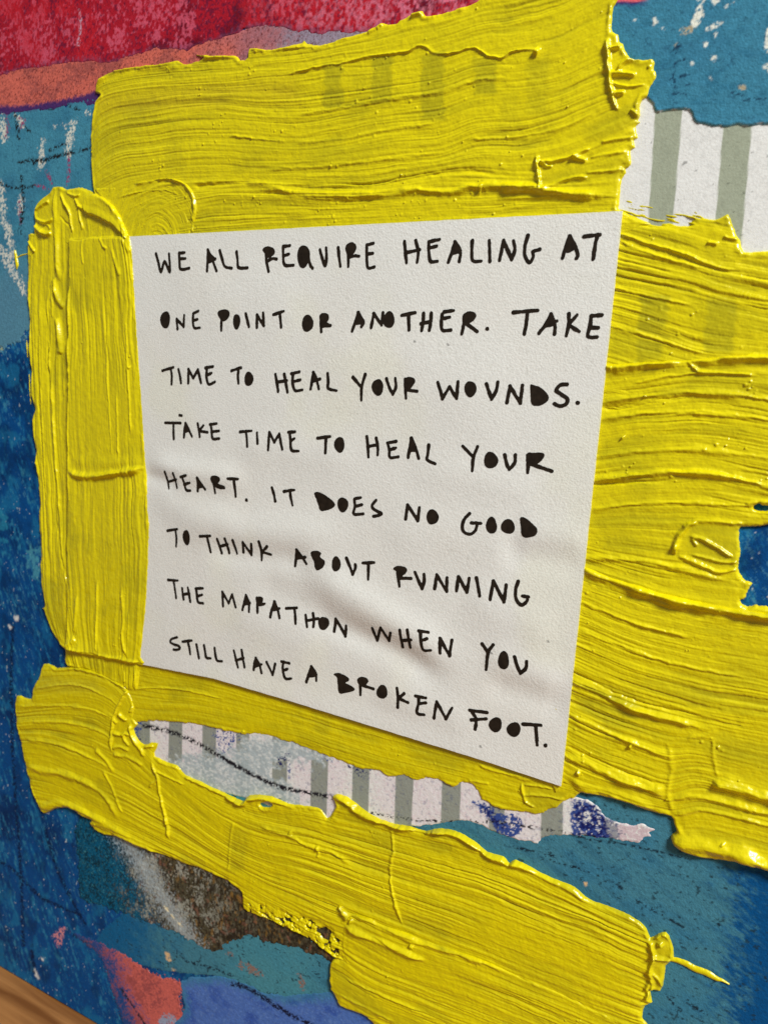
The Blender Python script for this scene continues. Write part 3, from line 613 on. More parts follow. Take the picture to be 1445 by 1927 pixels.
# B: upright stroke left of the note, over its hidden edge
ZREF = 1.05
B_fl = flow(swap(["60,300 55,400 48,520 50,650 56,760 64,860 70,950 74,1050 78,1130 95,1190 122,1260", "108,300 108,400 110,520 112,650 112,800 118,900 122,1000 128,1100 132,1180 150,1260", "160,300 160,400 165,520 168,650 172,800 176,900 178,1000 180,1100 182,1180 190,1260",
                  "225,300 240,430 252,520 260,650 268,760 276,900 281,1000 279,1080 274,1170 266,1260"]), 'x')
stroke('paint_stroke', 'upright yellow stroke left of the note, folded at its ends',
    "62,398 68,382 78,370 92,360 98,350 112,350 122,355 134,352 150,350 165,357 178,362 200,374 218,392 230,414 238,434 246,446 251,480 254,540 258,610 264,700 268,760 273,840 278,920 279,960 282,985 281,1040 279,1090 275,1150 270,1200 266,1236 274,1246 262,1262 256,1300 240,1300 215,1286 190,1275 160,1262 126,1256 118,1240 121,1224 108,1212 95,1190 84,1164 80,1150 75,1146 82,1140 76,1112 73,1060 72,990 70,940 66,880 63,870 65,848 62,830 58,790 62,770 55,740 57,700 52,660 54,600 50,560 50,500 50,440 62,438",
    B_fl, z=0.40, thick=0.34, amp=0.30, bead=0.24, rag=.14, seed=660, over_note=True, wide=.85, blobs=50,
    ridges=[("132,885 150,894 180,896 215,891 250,886 275,880", .75, .95), ("140,868 200,872 268,866", 1.6, .25), ("131,470 132,600 131,760 132,880 134,960", .42, .45), ("100,522 104,544 110,562 118,580", .7, .8), ("106,598 110,620 113,645 112,668", .75, .8), ("97,525 97,560 99,600", .3, .35), ("94,705 98,760 104,860 114,1000 122,1080 132,1120", .38, .42), ("88,560 90,640 94,700", .35, .3), ("70,640 72,760 80,880 86,960", .35, -.25), ("74,560 76,700 84,900 92,1060", .4, .25),
            ("102,362 103,400 106,450 108,500 112,530", .75, .5), ("112,362 120,380 130,398 134,420 136,440", .28, .55), ("124,362 138,368 150,366", .28, .45), ("140,372 148,386 158,393", .3, .5), ("148,384 150,410 156,432", .28, .4), ("112,405 122,418 132,424 136,440", .3, -.25),
            ("66,396 78,386 92,378", .4, .5), ("66,410 80,418 90,417 100,410", .36, .6), ("64,424 74,434 88,441 98,438", .5, .8), ("85,418 94,430", .3, .4), ("52,452 58,462 66,474", .3, .5), ("50,440 64,438", .4, .3),
            ("190,447 195,460 205,470", .3, .35), ("215,470 220,490 230,520", .4, .4), ("232,450 240,462 248,475", .6, .4), ("158,450 157,470 160,500", .25, .2),
            ("126,1220 140,1222 160,1229 185,1234 215,1238 245,1244 268,1247", .55, .45), ("128,1216 138,1208 146,1200", .9, .7), ("148,1120 146,1160 143,1190", .4, .4), ("186,1090 186,1140 184,1230", .32, .35), ("232,1100 236,1160 234,1200 242,1235", .4, .4), ("246,1150 244,1190 243,1240", .3, .3), ("252,1250 254,1275 250,1296", .28, .3), ("232,1262 234,1285", .28, .3),
            ("205,610 205,700 210,800 214,860", .25, .2), ("240,600 244,700 250,820", .3, .3), ("222,740 226,860", .25, .25), ("105,980 118,1060 133,1110", .5, -.3), ("262,545 262,550", .5, .5), ("246,690 248,694", .5, .6)],
    plats=[("160,380 168,368 184,362 206,378 226,404 238,432 240,448 228,438 214,424 200,416 188,410 178,406 166,402 158,392", 1.0, .35)],
    flats=["62,384 96,366 100,405 96,436 72,426", "140,354 170,360 206,384 236,436 200,416 166,400 150,384", "112,360 150,366 158,396 140,440 120,420"],
    show=[("84,1080 112,1100 126,1200 100,1190 84,1150", BAND, .5, 8), ("150,1238 215,1248 215,1275 160,1255", BAND, .5, 8)])
# C: three strokes to the right of the note
ZREF = 0.75
C1_fl = flow(["1080,365 1170,385 1290,405 1340,415 1480,440", "1080,415 1170,436 1291,474 1343,491 1480,515", "1080,500 1163,521 1291,545 1395,577 1480,590", "1080,582 1142,600 1239,630 1326,660 1480,672", "1080,655 1142,668 1239,695 1480,720"])
def drag(S, X, Y, x, y, t, s):
    g = vn(t / 4.5, s / 30.0, 701) + .6 * vn(t / 2.6, s / 13.0, 702) + .4 * vn(x / 40.0, y / 30.0, 703)
    m = ss(446, 420, y) * ss(1345, 1300, x)
    return np.where(m > 0, np.maximum(S, (0.55 * g + (399 + 0.08 * (x - 1230) - y) * 0.016) * m + S * (1 - m)), S)
stroke('paint_stroke', 'dry yellow stroke dragged over the striped paper beside the note',
    "1090,362 1165,366 1185,364 1215,368 1230,374 1262,382 1300,392 1325,408 1342,412 1360,404 1370,402 1377,420 1386,440 1394,452 1399,472 1440,472 1500,476 1500,760 1090,760", C1_fl, z=.30, thick=.34, amp=.18, bead=.14, rag=.2, seed=680, taper=lambda x, y: 0.3 + 0.7 * np.maximum(ss(392, 450, y), ss(1300, 1345, x)), blobs=90, extra=drag,
    ridges=[("1160,438 1240,465 1290,478 1340,500 1386,510", .30, .45), ("1165,455 1240,482 1320,505", .3, .25), ("1330,456 1350,460", .35, .35), ("1360,446 1390,452", .3, .3), ("1150,540 1230,560 1300,575", .3, .2), ("1140,612 1240,640 1330,668", .3, .2)],
    show=[("1205,555 1258,560 1252,625 1200,620", BAND, .9, 5), ("1200,640 1250,640 1246,680 1196,680", BAND, .8, 5), ("1330,560 1385,565 1378,670 1324,665", BAND, .75, 5), ("1330,470 1385,480 1385,540 1330,540", BAND, .22, 8)])
C2_fl = flow(["1060,690 1135,688 1200,684 1290,678 1400,672 1480,676", "1060,770 1125,757 1239,743 1326,738 1480,758", "1060,910 1111,902 1256,888 1360,895 1480,922", "1060,985 1100,980 1290,978 1480,992", "1060,1040 1092,1042 1200,1075 1300,1095 1480,1125", "1060,1080 1092,1085 1200,1120 1300,1150 1480,1180"])
stroke('paint_stroke', 'furrowed yellow stroke with a blue gap, beside the middle of the note',
    "1080,690 1138,684 1160,682 1200,681 1240,679 1290,675 1340,672 1400,668 1500,674 1500,1200 1080,1200", C2_fl, z=.34, thick=.46, amp=.155, bead=.2, rag=.1, seed=720, blobs=110, wide=.95,
    holes=["1392,994 1420,992 1510,996 1510,1150 1440,1142 1418,1140 1404,1142 1392,1132 1402,1126 1406,1112 1416,1098 1402,1094 1392,1082 1388,1064 1392,1040 1390,1015", "1418,954 1426,949 1436,951 1450,953 1510,952 1510,962 1440,961 1422,960"],
    ridges=[("1132,690 1180,688 1230,684 1290,679 1330,676 1380,672 1480,677", .95, .85), ("1136,690 1150,686", 1.0, .4), ("1290,680 1310,696 1322,700 1380,704 1420,706", .28, .35), ("1190,722 1260,708 1330,700", .3, .2), ("1125,757 1200,748 1290,739 1400,745 1480,760", .55, .42), ("1128,768 1165,768 1230,756 1300,748", .4, -.35), ("1120,790 1200,780 1300,776 1400,784 1480,796", .5, .3), ("1110,860 1200,850 1300,846 1400,856 1480,870", .6, .25), ("1108,905 1180,896 1256,889 1340,892 1400,904 1480,926", .55, .55), ("1108,912 1180,908 1260,905", .3, -.25), ("1100,960 1200,948 1300,946 1480,958", .4, .25),
            ("1270,1034 1272,1018 1280,1004 1296,988 1312,982", .42, .5), ("1296,1008 1325,1016 1350,1030 1380,1050", .32, .45), ("1300,1012 1312,1028", .25, .3), ("1275,1046 1300,1056 1330,1068 1350,1076 1390,1072", .34, .42), ("1300,1044 1340,1054 1390,1060", .25, .3), ("1092,1052 1150,1050 1200,1056 1260,1066 1320,1082 1370,1092", .6, .35), ("1266,1032 1274,1034", .7, .6), ("1170,823 1172,825", .5, .5), ("1300,978 1400,986", .4, .3), ("1400,950 1430,946 1480,948", .4, .3), ("1092,1078 1150,1100 1240,1124", .5, -.2)],
    flats=["1276,1010 1310,984 1390,990 1388,1060 1350,1074 1290,1052"],
    show=[("1290,984 1392,990 1390,1072 1300,1050", BAND, .4, 8)])
C3_fl = flow(["1020,1040 1092,1067 1200,1104 1300,1135 1480,1168", "1020,1100 1087,1126 1187,1168 1291,1195 1480,1224", "1020,1240 1073,1265 1187,1310 1326,1351 1480,1380", "1020,1385 1060,1408 1150,1450 1250,1482 1320,1476 1480,1520", "1020,1450 1080,1488 1150,1504 1260,1535 1330,1532 1480,1565", "1020,1540 1260,1600 1290,1607 1400,1625 1480,1648"])
stroke('paint_stroke', 'thick glossy yellow stroke beside the lower part of the note',
    "1020,1040 1060,1050 1092,1058 1120,1070 1160,1086 1200,1098 1250,1116 1300,1128 1380,1143 1440,1152 1500,1160 1500,1660 1445,1640 1420,1633 1400,1626 1360,1620 1330,1618 1300,1610 1280,1602 1266,1592 1261,1580 1264,1572 1272,1566 1266,1550 1261,1538 1230,1532 1212,1526 1196,1518 1175,1512 1150,1504 1120,1498 1095,1494 1078,1486 1060,1474 1030,1466", C3_fl, z=.36, thick=.5, amp=.17, bead=.3, rag=.12, seed=760, blobs=80, wide=.9,
    ridges=[("1088,1064 1130,1082 1200,1106 1250,1122 1300,1135 1380,1148 1500,1168", 1.0, 1.15), ("1092,1088 1180,1122 1260,1146 1340,1162", .8, -.3), ("1087,1130 1150,1156 1220,1180 1300,1200", .35, .3), ("1080,1180 1160,1212 1260,1246 1400,1275", .4, .25), ("1073,1262 1130,1290 1190,1316 1250,1332 1320,1348", .3, -.3), ("1068,1278 1130,1304 1200,1336 1260,1352 1312,1366", .65, .62), ("1064,1340 1130,1370 1200,1400 1262,1424", .4, .35), ("1059,1400 1120,1428 1200,1462 1256,1480", .3, -.25), ("1058,1420 1110,1440 1150,1458 1200,1476 1255,1492", .75, .65), ("1300,1366 1340,1372 1330,1382 1290,1390", .5, .2),
            ("1340,1474 1365,1476 1400,1486 1440,1498 1500,1512", .95, 1.1), ("1330,1490 1400,1508 1500,1532", .6, -.25), ("1262,1505 1300,1498 1350,1506 1420,1524 1500,1542", .5, .4), ("1265,1535 1310,1524 1360,1530 1440,1552 1500,1566", .45, .35), ("1262,1578 1285,1588 1330,1594 1380,1606 1430,1622 1500,1642", 1.7, 1.0), ("1075,1470 1110,1484 1160,1496 1230,1520", .9, .4), ("1258,1400 1262,1450 1256,1490 1266,1530", .5, .2), ("1085,1452 1092,1456", .7, .6), ("1184,1402 1188,1404", .6, .5), ("1340,1390 1342,1430 1350,1462", .35, .2), ("1358,1586 1362,1590", .7, .4)],
    show=[("1345,1385 1480,1400 1480,1440 1345,1430", BAND, .42, 14), ("1360,1220 1480,1235 1480,1290 1360,1280", BAND, .3, 18), ("1400,1310 1480,1320 1480,1350 1400,1340", BAND, .3, 12)])
# D: stroke under the lower edge of the note
D_fl = flow(["150,1205 268,1245 401,1272 553,1318 909,1426 1100,1490", "150,1275 268,1300 401,1318 560,1358 750,1412 1000,1475 1100,1500", "150,1330 255,1352 330,1354 400,1362 560,1398 750,1460 950,1520 1100,1545"])
stroke('paint_stroke', 'thin yellow stroke along the lower edge of the note',
    "170,1180 1090,1420 1086,1496 1066,1508 1045,1522 1010,1534 985,1530 955,1528 930,1520 905,1506 896,1488 882,1476 868,1474 848,1484 834,1476 820,1468 800,1466 785,1472 760,1462 730,1464 712,1452 690,1450 668,1446 648,1440 625,1430 600,1420 580,1412 560,1404 540,1398 520,1392 500,1386 480,1384 455,1384 420,1376 380,1368 330,1360 290,1358 255,1360 244,1352 236,1320 200,1300", D_fl, z=.26, thick=.22, amp=.10, bead=.13, rag=.36, seed=800, blobs=60, wide=.8, fr=.8,
    ridges=[("252,1297 300,1295 350,1300 420,1316", .25, .25), ("980,1474 984,1495 990,1510 1005,1520", .3, .4), ("985,1478 1010,1480 1040,1486", .25, .3), ("984,1498 1020,1498 1060,1506", .28, .35), ("900,1440 930,1450 1000,1470", .4, .3), ("880,1470 920,1476", .3, .2)],
    flats=["985,1474 1080,1492 1040,1520 1005,1528"], thin=.06,
    show=[("320,1290 350,1294 350,1320 320,1318", BAND, .5, 6), ("590,1340 620,1350 620,1392 590,1384", BAND, .45, 5), ("760,1390 830,1410 890,1440 850,1450 780,1430", BAND, .55, 12), ("985,1474 1070,1492 1040,1524 1000,1526", BAND, .45, 6), ("640,1360 720,1385 700,1400 640,1385", BAND, .3, 10)])
# E: long stroke along the bottom
E_fl = flow(["0,1240 62,1250 173,1262 250,1315 330,1415 400,1468 480,1495 600,1508 740,1548 870,1580 1000,1635 1120,1695 1260,1765", "0,1300 62,1297 173,1288 240,1330 330,1450 443,1520 600,1560 740,1602 900,1650 1083,1722 1260,1795",
             "0,1348 138,1340 215,1365 294,1450 443,1565 600,1612 740,1662 900,1716 1083,1787 1260,1860", "0,1396 104,1410 208,1455 294,1502 443,1607 608,1668 732,1716 900,1782 1083,1856 1260,1925", "0,1460 104,1480 190,1520 294,1570 443,1650 600,1730 732,1780 900,1850 1260,1990", "0,1530 104,1540 190,1575 294,1620 443,1692 600,1790 732,1850 1260,2065"])
def crumble(S, X, Y, x, y, t, s):                          # dry, broken lower edge
    g = fbm(X * 0.9, Y * 0.9, 841, 3) + .35 * vn(t / 6.0, s / 20.0, 842)
    e = sd_poly(x, y, P("455,1690 500,1690 560,1712 610,1735 650,1770 650,1830 600,1790 540,1760 470,1730"))
    m = ss(6, -12, e)
    return np.where(m > 0, np.maximum(S, (g - 0.33) * 1.2 * m + S * (1 - m)), S)
stroke('paint_stroke', 'long yellow stroke slanting down along the bottom of the painting',
    "80,1250 98,1254 104,1258 126,1256 150,1256 190,1268 220,1282 240,1300 252,1330 250,1352 258,1364 250,1374 258,1392 270,1402 284,1398 296,1400 292,1412 290,1424 316,1436 332,1442 348,1460 372,1470 400,1484 430,1498 455,1509 462,1500 480,1496 510,1500 540,1513 560,1516 590,1520 604,1526 614,1540 622,1532 630,1516 624,1502 632,1496 650,1500 672,1516 690,1530 712,1542 740,1552 770,1557 800,1566 815,1562 840,1562 870,1572 900,1592 915,1606 945,1614 956,1626 968,1620 1000,1636 1040,1656 1080,1672 1100,1690 1130,1704 1165,1716 1200,1736 1216,1752 1222,1768 1236,1760 1252,1757 1262,1774 1266,1796 1264,1812 1252,1822 1248,1848 1242,1868 1222,1864 1226,1890 1212,1898 1208,1920 1208,1990 760,1990 660,1830 648,1812 635,1805 640,1812 605,1786 573,1764 540,1749 504,1733 480,1723 457,1714 454,1698 452,1680 430,1662 400,1648 372,1636 344,1626 312,1612 290,1606 262,1596 240,1586 216,1574 196,1572 178,1562 168,1548 172,1545 150,1534 138,1524 118,1521 104,1522 82,1532 72,1516 60,1490 52,1462 44,1430 38,1400 32,1372 28,1340 30,1310 44,1314 58,1316 60,1300 66,1286 74,1272",
    E_fl, z=.38, thick=.42, amp=.25, bead=.28, rag=.14, seed=820, blobs=140, wide=.82, extra=crumble, holes=["488,1514 498,1511 510,1514 506,1520 494,1521", "600,1752 612,1748 618,1760 616,1772 606,1766"],
    ridges=[("345,1458 400,1484 455,1511 470,1502 500,1503 540,1516", .6, .75), ("628,1500 650,1508 680,1530 720,1546 780,1560 830,1564 870,1576 915,1606 960,1624 1000,1638", .7, .85), ("286,1434 298,1462 302,1490 312,1530 320,1580", .3, .5), ("292,1450 330,1468 348,1476", .28, .35), ("282,1480 298,1466", .28, .35), ("74,1520 92,1516 110,1512 140,1518 180,1538 220,1560 250,1576", 1.2, .55), ("52,1440 80,1450 120,1456 170,1476 205,1506 222,1540", 1.0, .5), ("170,1548 200,1556 240,1578 290,1600", .8, .45), ("195,1450 212,1480 222,1510 232,1530", .4, .3), ("62,1360 120,1358 180,1372 214,1392", .6, .3), ("50,1392 110,1400 160,1420 210,1446", .6, .35), ("36,1330 100,1328 160,1332 212,1350", .5, .25), ("64,1296 140,1288 200,1310 226,1330", .4, .22), ("180,1410 200,1430 214,1452", .6, .4),
            ("248,1296 236,1306 226,1324 218,1342 214,1362 211,1388 211,1414", .34, .5), ("126,1256 165,1262 200,1274 232,1292 248,1297", .42, .4), ("226,1340 230,1348 240,1354", .4, .5), ("216,1354 222,1360", .35, .4), ("214,1378 226,1382 236,1380 246,1382", .34, .5), ("234,1380 236,1392 244,1402", .4, .45), ("246,1362 250,1384 258,1400 268,1412 272,1424", .5, .6), ("214,1408 226,1404 244,1412", .4, .45), ("274,1404 290,1404", .4, .5), ("246,1340 250,1330", .3, .4), ("214,1420 240,1424 270,1440", .5, .4), ("252,1378 262,1372", .3, .3),
            ("490,1556 540,1570 580,1590 620,1602 660,1624", .55, .4), ("545,1566 550,1570", .7, .3), ("596,1590 600,1602 598,1612", .4, .3), ("736,1562 740,1600 734,1640 742,1690 758,1742", .35, .28), ("440,1545 434,1580 430,1640", .35, .15),
            ("1222,1768 1228,1792 1226,1812 1222,1830 1226,1856 1212,1884", .36, .55), ("1230,1766 1244,1758 1258,1768 1264,1792 1262,1808", .32, .5), ("1226,1798 1246,1804 1266,1808", .34, .5), ("1240,1772 1244,1780", .4, .5), ("1226,1830 1240,1846 1246,1862", .25, .3), ("1214,1862 1222,1846", .3, .4)],
    flats=["226,1320 252,1330 262,1400 240,1420 214,1414 214,1360", "1226,1764 1264,1764 1264,1810 1244,1866 1226,1850"],
    show=[("70,1268 180,1280 190,1300 70,1300", np.array([.44, .40, .03]), .4, 12), ("430,1555 470,1560 460,1640 430,1640", BAND, .5, 8), ("1226,1764 1264,1764 1264,1810 1244,1866 1226,1850", BAND, .4, 5), ("760,1720 840,1735 840,1770 760,1750", BAND, .35, 14), ("680,1600 740,1620 720,1650 670,1630", BAND, .25, 14), ("700,1560 740,1570 740,1600 700,1590", BAND, .35, 8)])
E2_fl = flow(["600,1690 640,1700 700,1728 800,1768 900,1800 1083,1870 1260,1940", "600,1735 646,1749 746,1801 900,1850 1083,1930 1260,2000", "600,1795 640,1810 711,1856 900,1928 1260,2060", "600,1870 660,1900 760,1950 1260,2150"])
stroke('paint_stroke', 'yellow stroke with a raised starting corner, lapping the long bottom stroke',
    "634,1703 640,1700 648,1709 660,1718 680,1722 700,1728 740,1745 800,1768 860,1790 930,1815 1000,1845 1080,1880 1180,1935 1200,1990 770,1990 745,1945 720,1922 700,1920 680,1910 660,1902 640,1894 632,1880 622,1862 619,1840 621,1812 630,1806 642,1802 643,1775 645,1740 642,1720", E2_fl, z=.62, thick=.34, amp=.21, bead=.16, rag=.12, seed=860, blobs=20, edge_t=.12,
    ridges=[("638,1704 648,1716 658,1728", .8, .7), ("656,1716 690,1728 740,1752 800,1776 870,1796 960,1826", .85, .45), ("648,1742 670,1752 700,1764 740,1780 800,1806", .8, .6), ("700,1760 740,1782 780,1790", .35, -.2), ("660,1736 664,1728", .45, .5), ("772,1776 780,1780", .8, .5), ("650,1840 720,1872 800,1905", .35, .25), ("640,1870 680,1890 740,1920", .35, .2)],
    show=[("640,1840 700,1862 730,1900 670,1900 640,1870", BAND, .5, 12), ("625,1812 650,1812 660,1860 630,1860", BAND, .3, 10)])
# small daubs
ZREF = 0.35
def daub(name, label, line, r, z, hgt, seed, taper=(.6, .8)):
    l = px2mm(smooth_line(P(line))); lo, hi = l.min(0) - 2.5, l.max(0) + 2.5
    X, Y = grid_for(lo, hi, .1); dd, s = d_line(X, Y, l)
    rr = r * (taper[0] + (1 - taper[0]) * ss(0, .4, s)) * (taper[1] + (1 - taper[1]) * ss(1, .7, s)) + .10 * fbm(X * 1.5, Y * 1.5, seed, 3)
    S = dd - rr; e = np.clip(-S, 0, None)
    H = 0.02 + z * (1 - np.exp(-e / .1)) + hgt * (1 - np.exp(-e / .25)) + .03 * fbm(X * 2, Y * 2, seed + 1, 3)
    o = field_mesh(name, X, Y, S, H, base(YEL, X), .1, M_yel, painting); o['label'] = label
daub('paint_drip', 'thin yellow tail trailing off the end of the long bottom stroke', "1250,1806 1266,1807 1286,1813 1306,1824 1326,1831 1346,1842 1360,1847 1370,1853", .70, .15, .34, 900, (.62, .25))
daub('paint_drip', 'tiny yellow splash beside the upright stroke', "28,472 30,484 32,500 31,506", .6, .15, .4, 910, (.5, .3))
daub('paint_drip', 'hair of yellow paint joining the splash to the upright stroke', "30,486 40,480 56,476", .22, .15, .2, 915, (1, .8))
daub('paint_drip', 'sliver of yellow paint just left of the upright stroke', "49,640 50,655 51,672", .22, .1, .2, 920, (.5, .5))
daub('paint_drip', 'lower sliver of yellow paint left of the upright stroke', "54,705 55,730 57,760", .18, .1, .2, 925, (.5, .5))

# =====================================================================
#  note: sheet and handwriting
# =====================================================================
ZREF = 1.27
note = empty('paper_note', 'white paper note hand lettered in black capitals, stuck amid the yellow strokes', 'note')
nu, nv = 620, 480
U, Vv = np.meshgrid(np.linspace(0, 1, nu), np.linspace(0, 1, nv))
X = NX0 + (NX1 - NX0) * U; yb = bot_y(X); Y = yb + (NY1 - yb) * Vv
wob = lambda s, sd: 0.05 * fbm(s * .5, s * 0, sd, 3)
X = X + wob(Y, 930) * ss(.97, 1, U); Y = Y + wob(X, 931) * (ss(.97, 1, Vv) + ss(.03, 0, Vv))
Ht = note_h(X, Y) + 0.012 * fbm(X * 2.2, Y * 1.8, 940, 3) + 0.006 * vn(X * 4.2, Y * 4.2, 941)
xp, yp = mm2px(X, Y)
c = base(pig(202, 205, 197), X)
c = mix(c, pig(198, 196, 192), ss(0, .6, fbm(X * .06, Y * .06, 942, 3)) * .4); c = mix(c, pig(200, 200, 186), ss(.1, .6, fbm(X * .05, Y * .05, 943, 3)) * .5)
c = mix(c, pig(170, 170, 164), ss(.40, .6, fbm(X * 2.4, Y * 1.6, 944, 3)) * .30)
c = mix(c, pig(206, 198, 140), ss(.3, 0, np.minimum(NX1 - X, NY1 - Y)) * .4)
for p in ("780,642 781,644", "903,1404 905,1406", "842,648 844,650", "924,1228 926,1230", "1030,1206 1032,1208"):
    dd, _ = d_line(xp, yp, P(p)); c = mix(c, BLK, ss(1.8, .8, dd) * .8)
n0 = nu * nv; idx = np.arange(n0).reshape(nv, nu)
top = world_v(X.ravel(), Y.ravel(), Ht.ravel()); low = world_v(X.ravel(), Y.ravel(), Ht.ravel() - NT)
ft = np.stack([idx[:-1, :-1], idx[:-1, 1:], idx[1:, 1:], idx[1:, :-1]], -1).reshape(-1, 4)
rim = np.concatenate([idx[0, :], idx[1:, -1], idx[-1, -2::-1], idx[-2:0:-1, 0]]); nx = np.roll(np.arange(len(rim)), -1)
Rt = 2 * n0 + np.arange(len(rim)); Rb = Rt + len(rim)
Vn = np.vstack([top, low, top[rim], low[rim]]); cr = c.reshape(-1, 3); edge = np.broadcast_to(pig(214, 206, 178), (len(rim), 3))
Fn = np.vstack([ft, ft[:, ::-1] + n0, np.stack([Rt, Rb, Rb[nx], Rt[nx]], 1)])
link_mesh('sheet', Vn, Fn, M_note, note, np.vstack([cr, cr, edge, edge]))

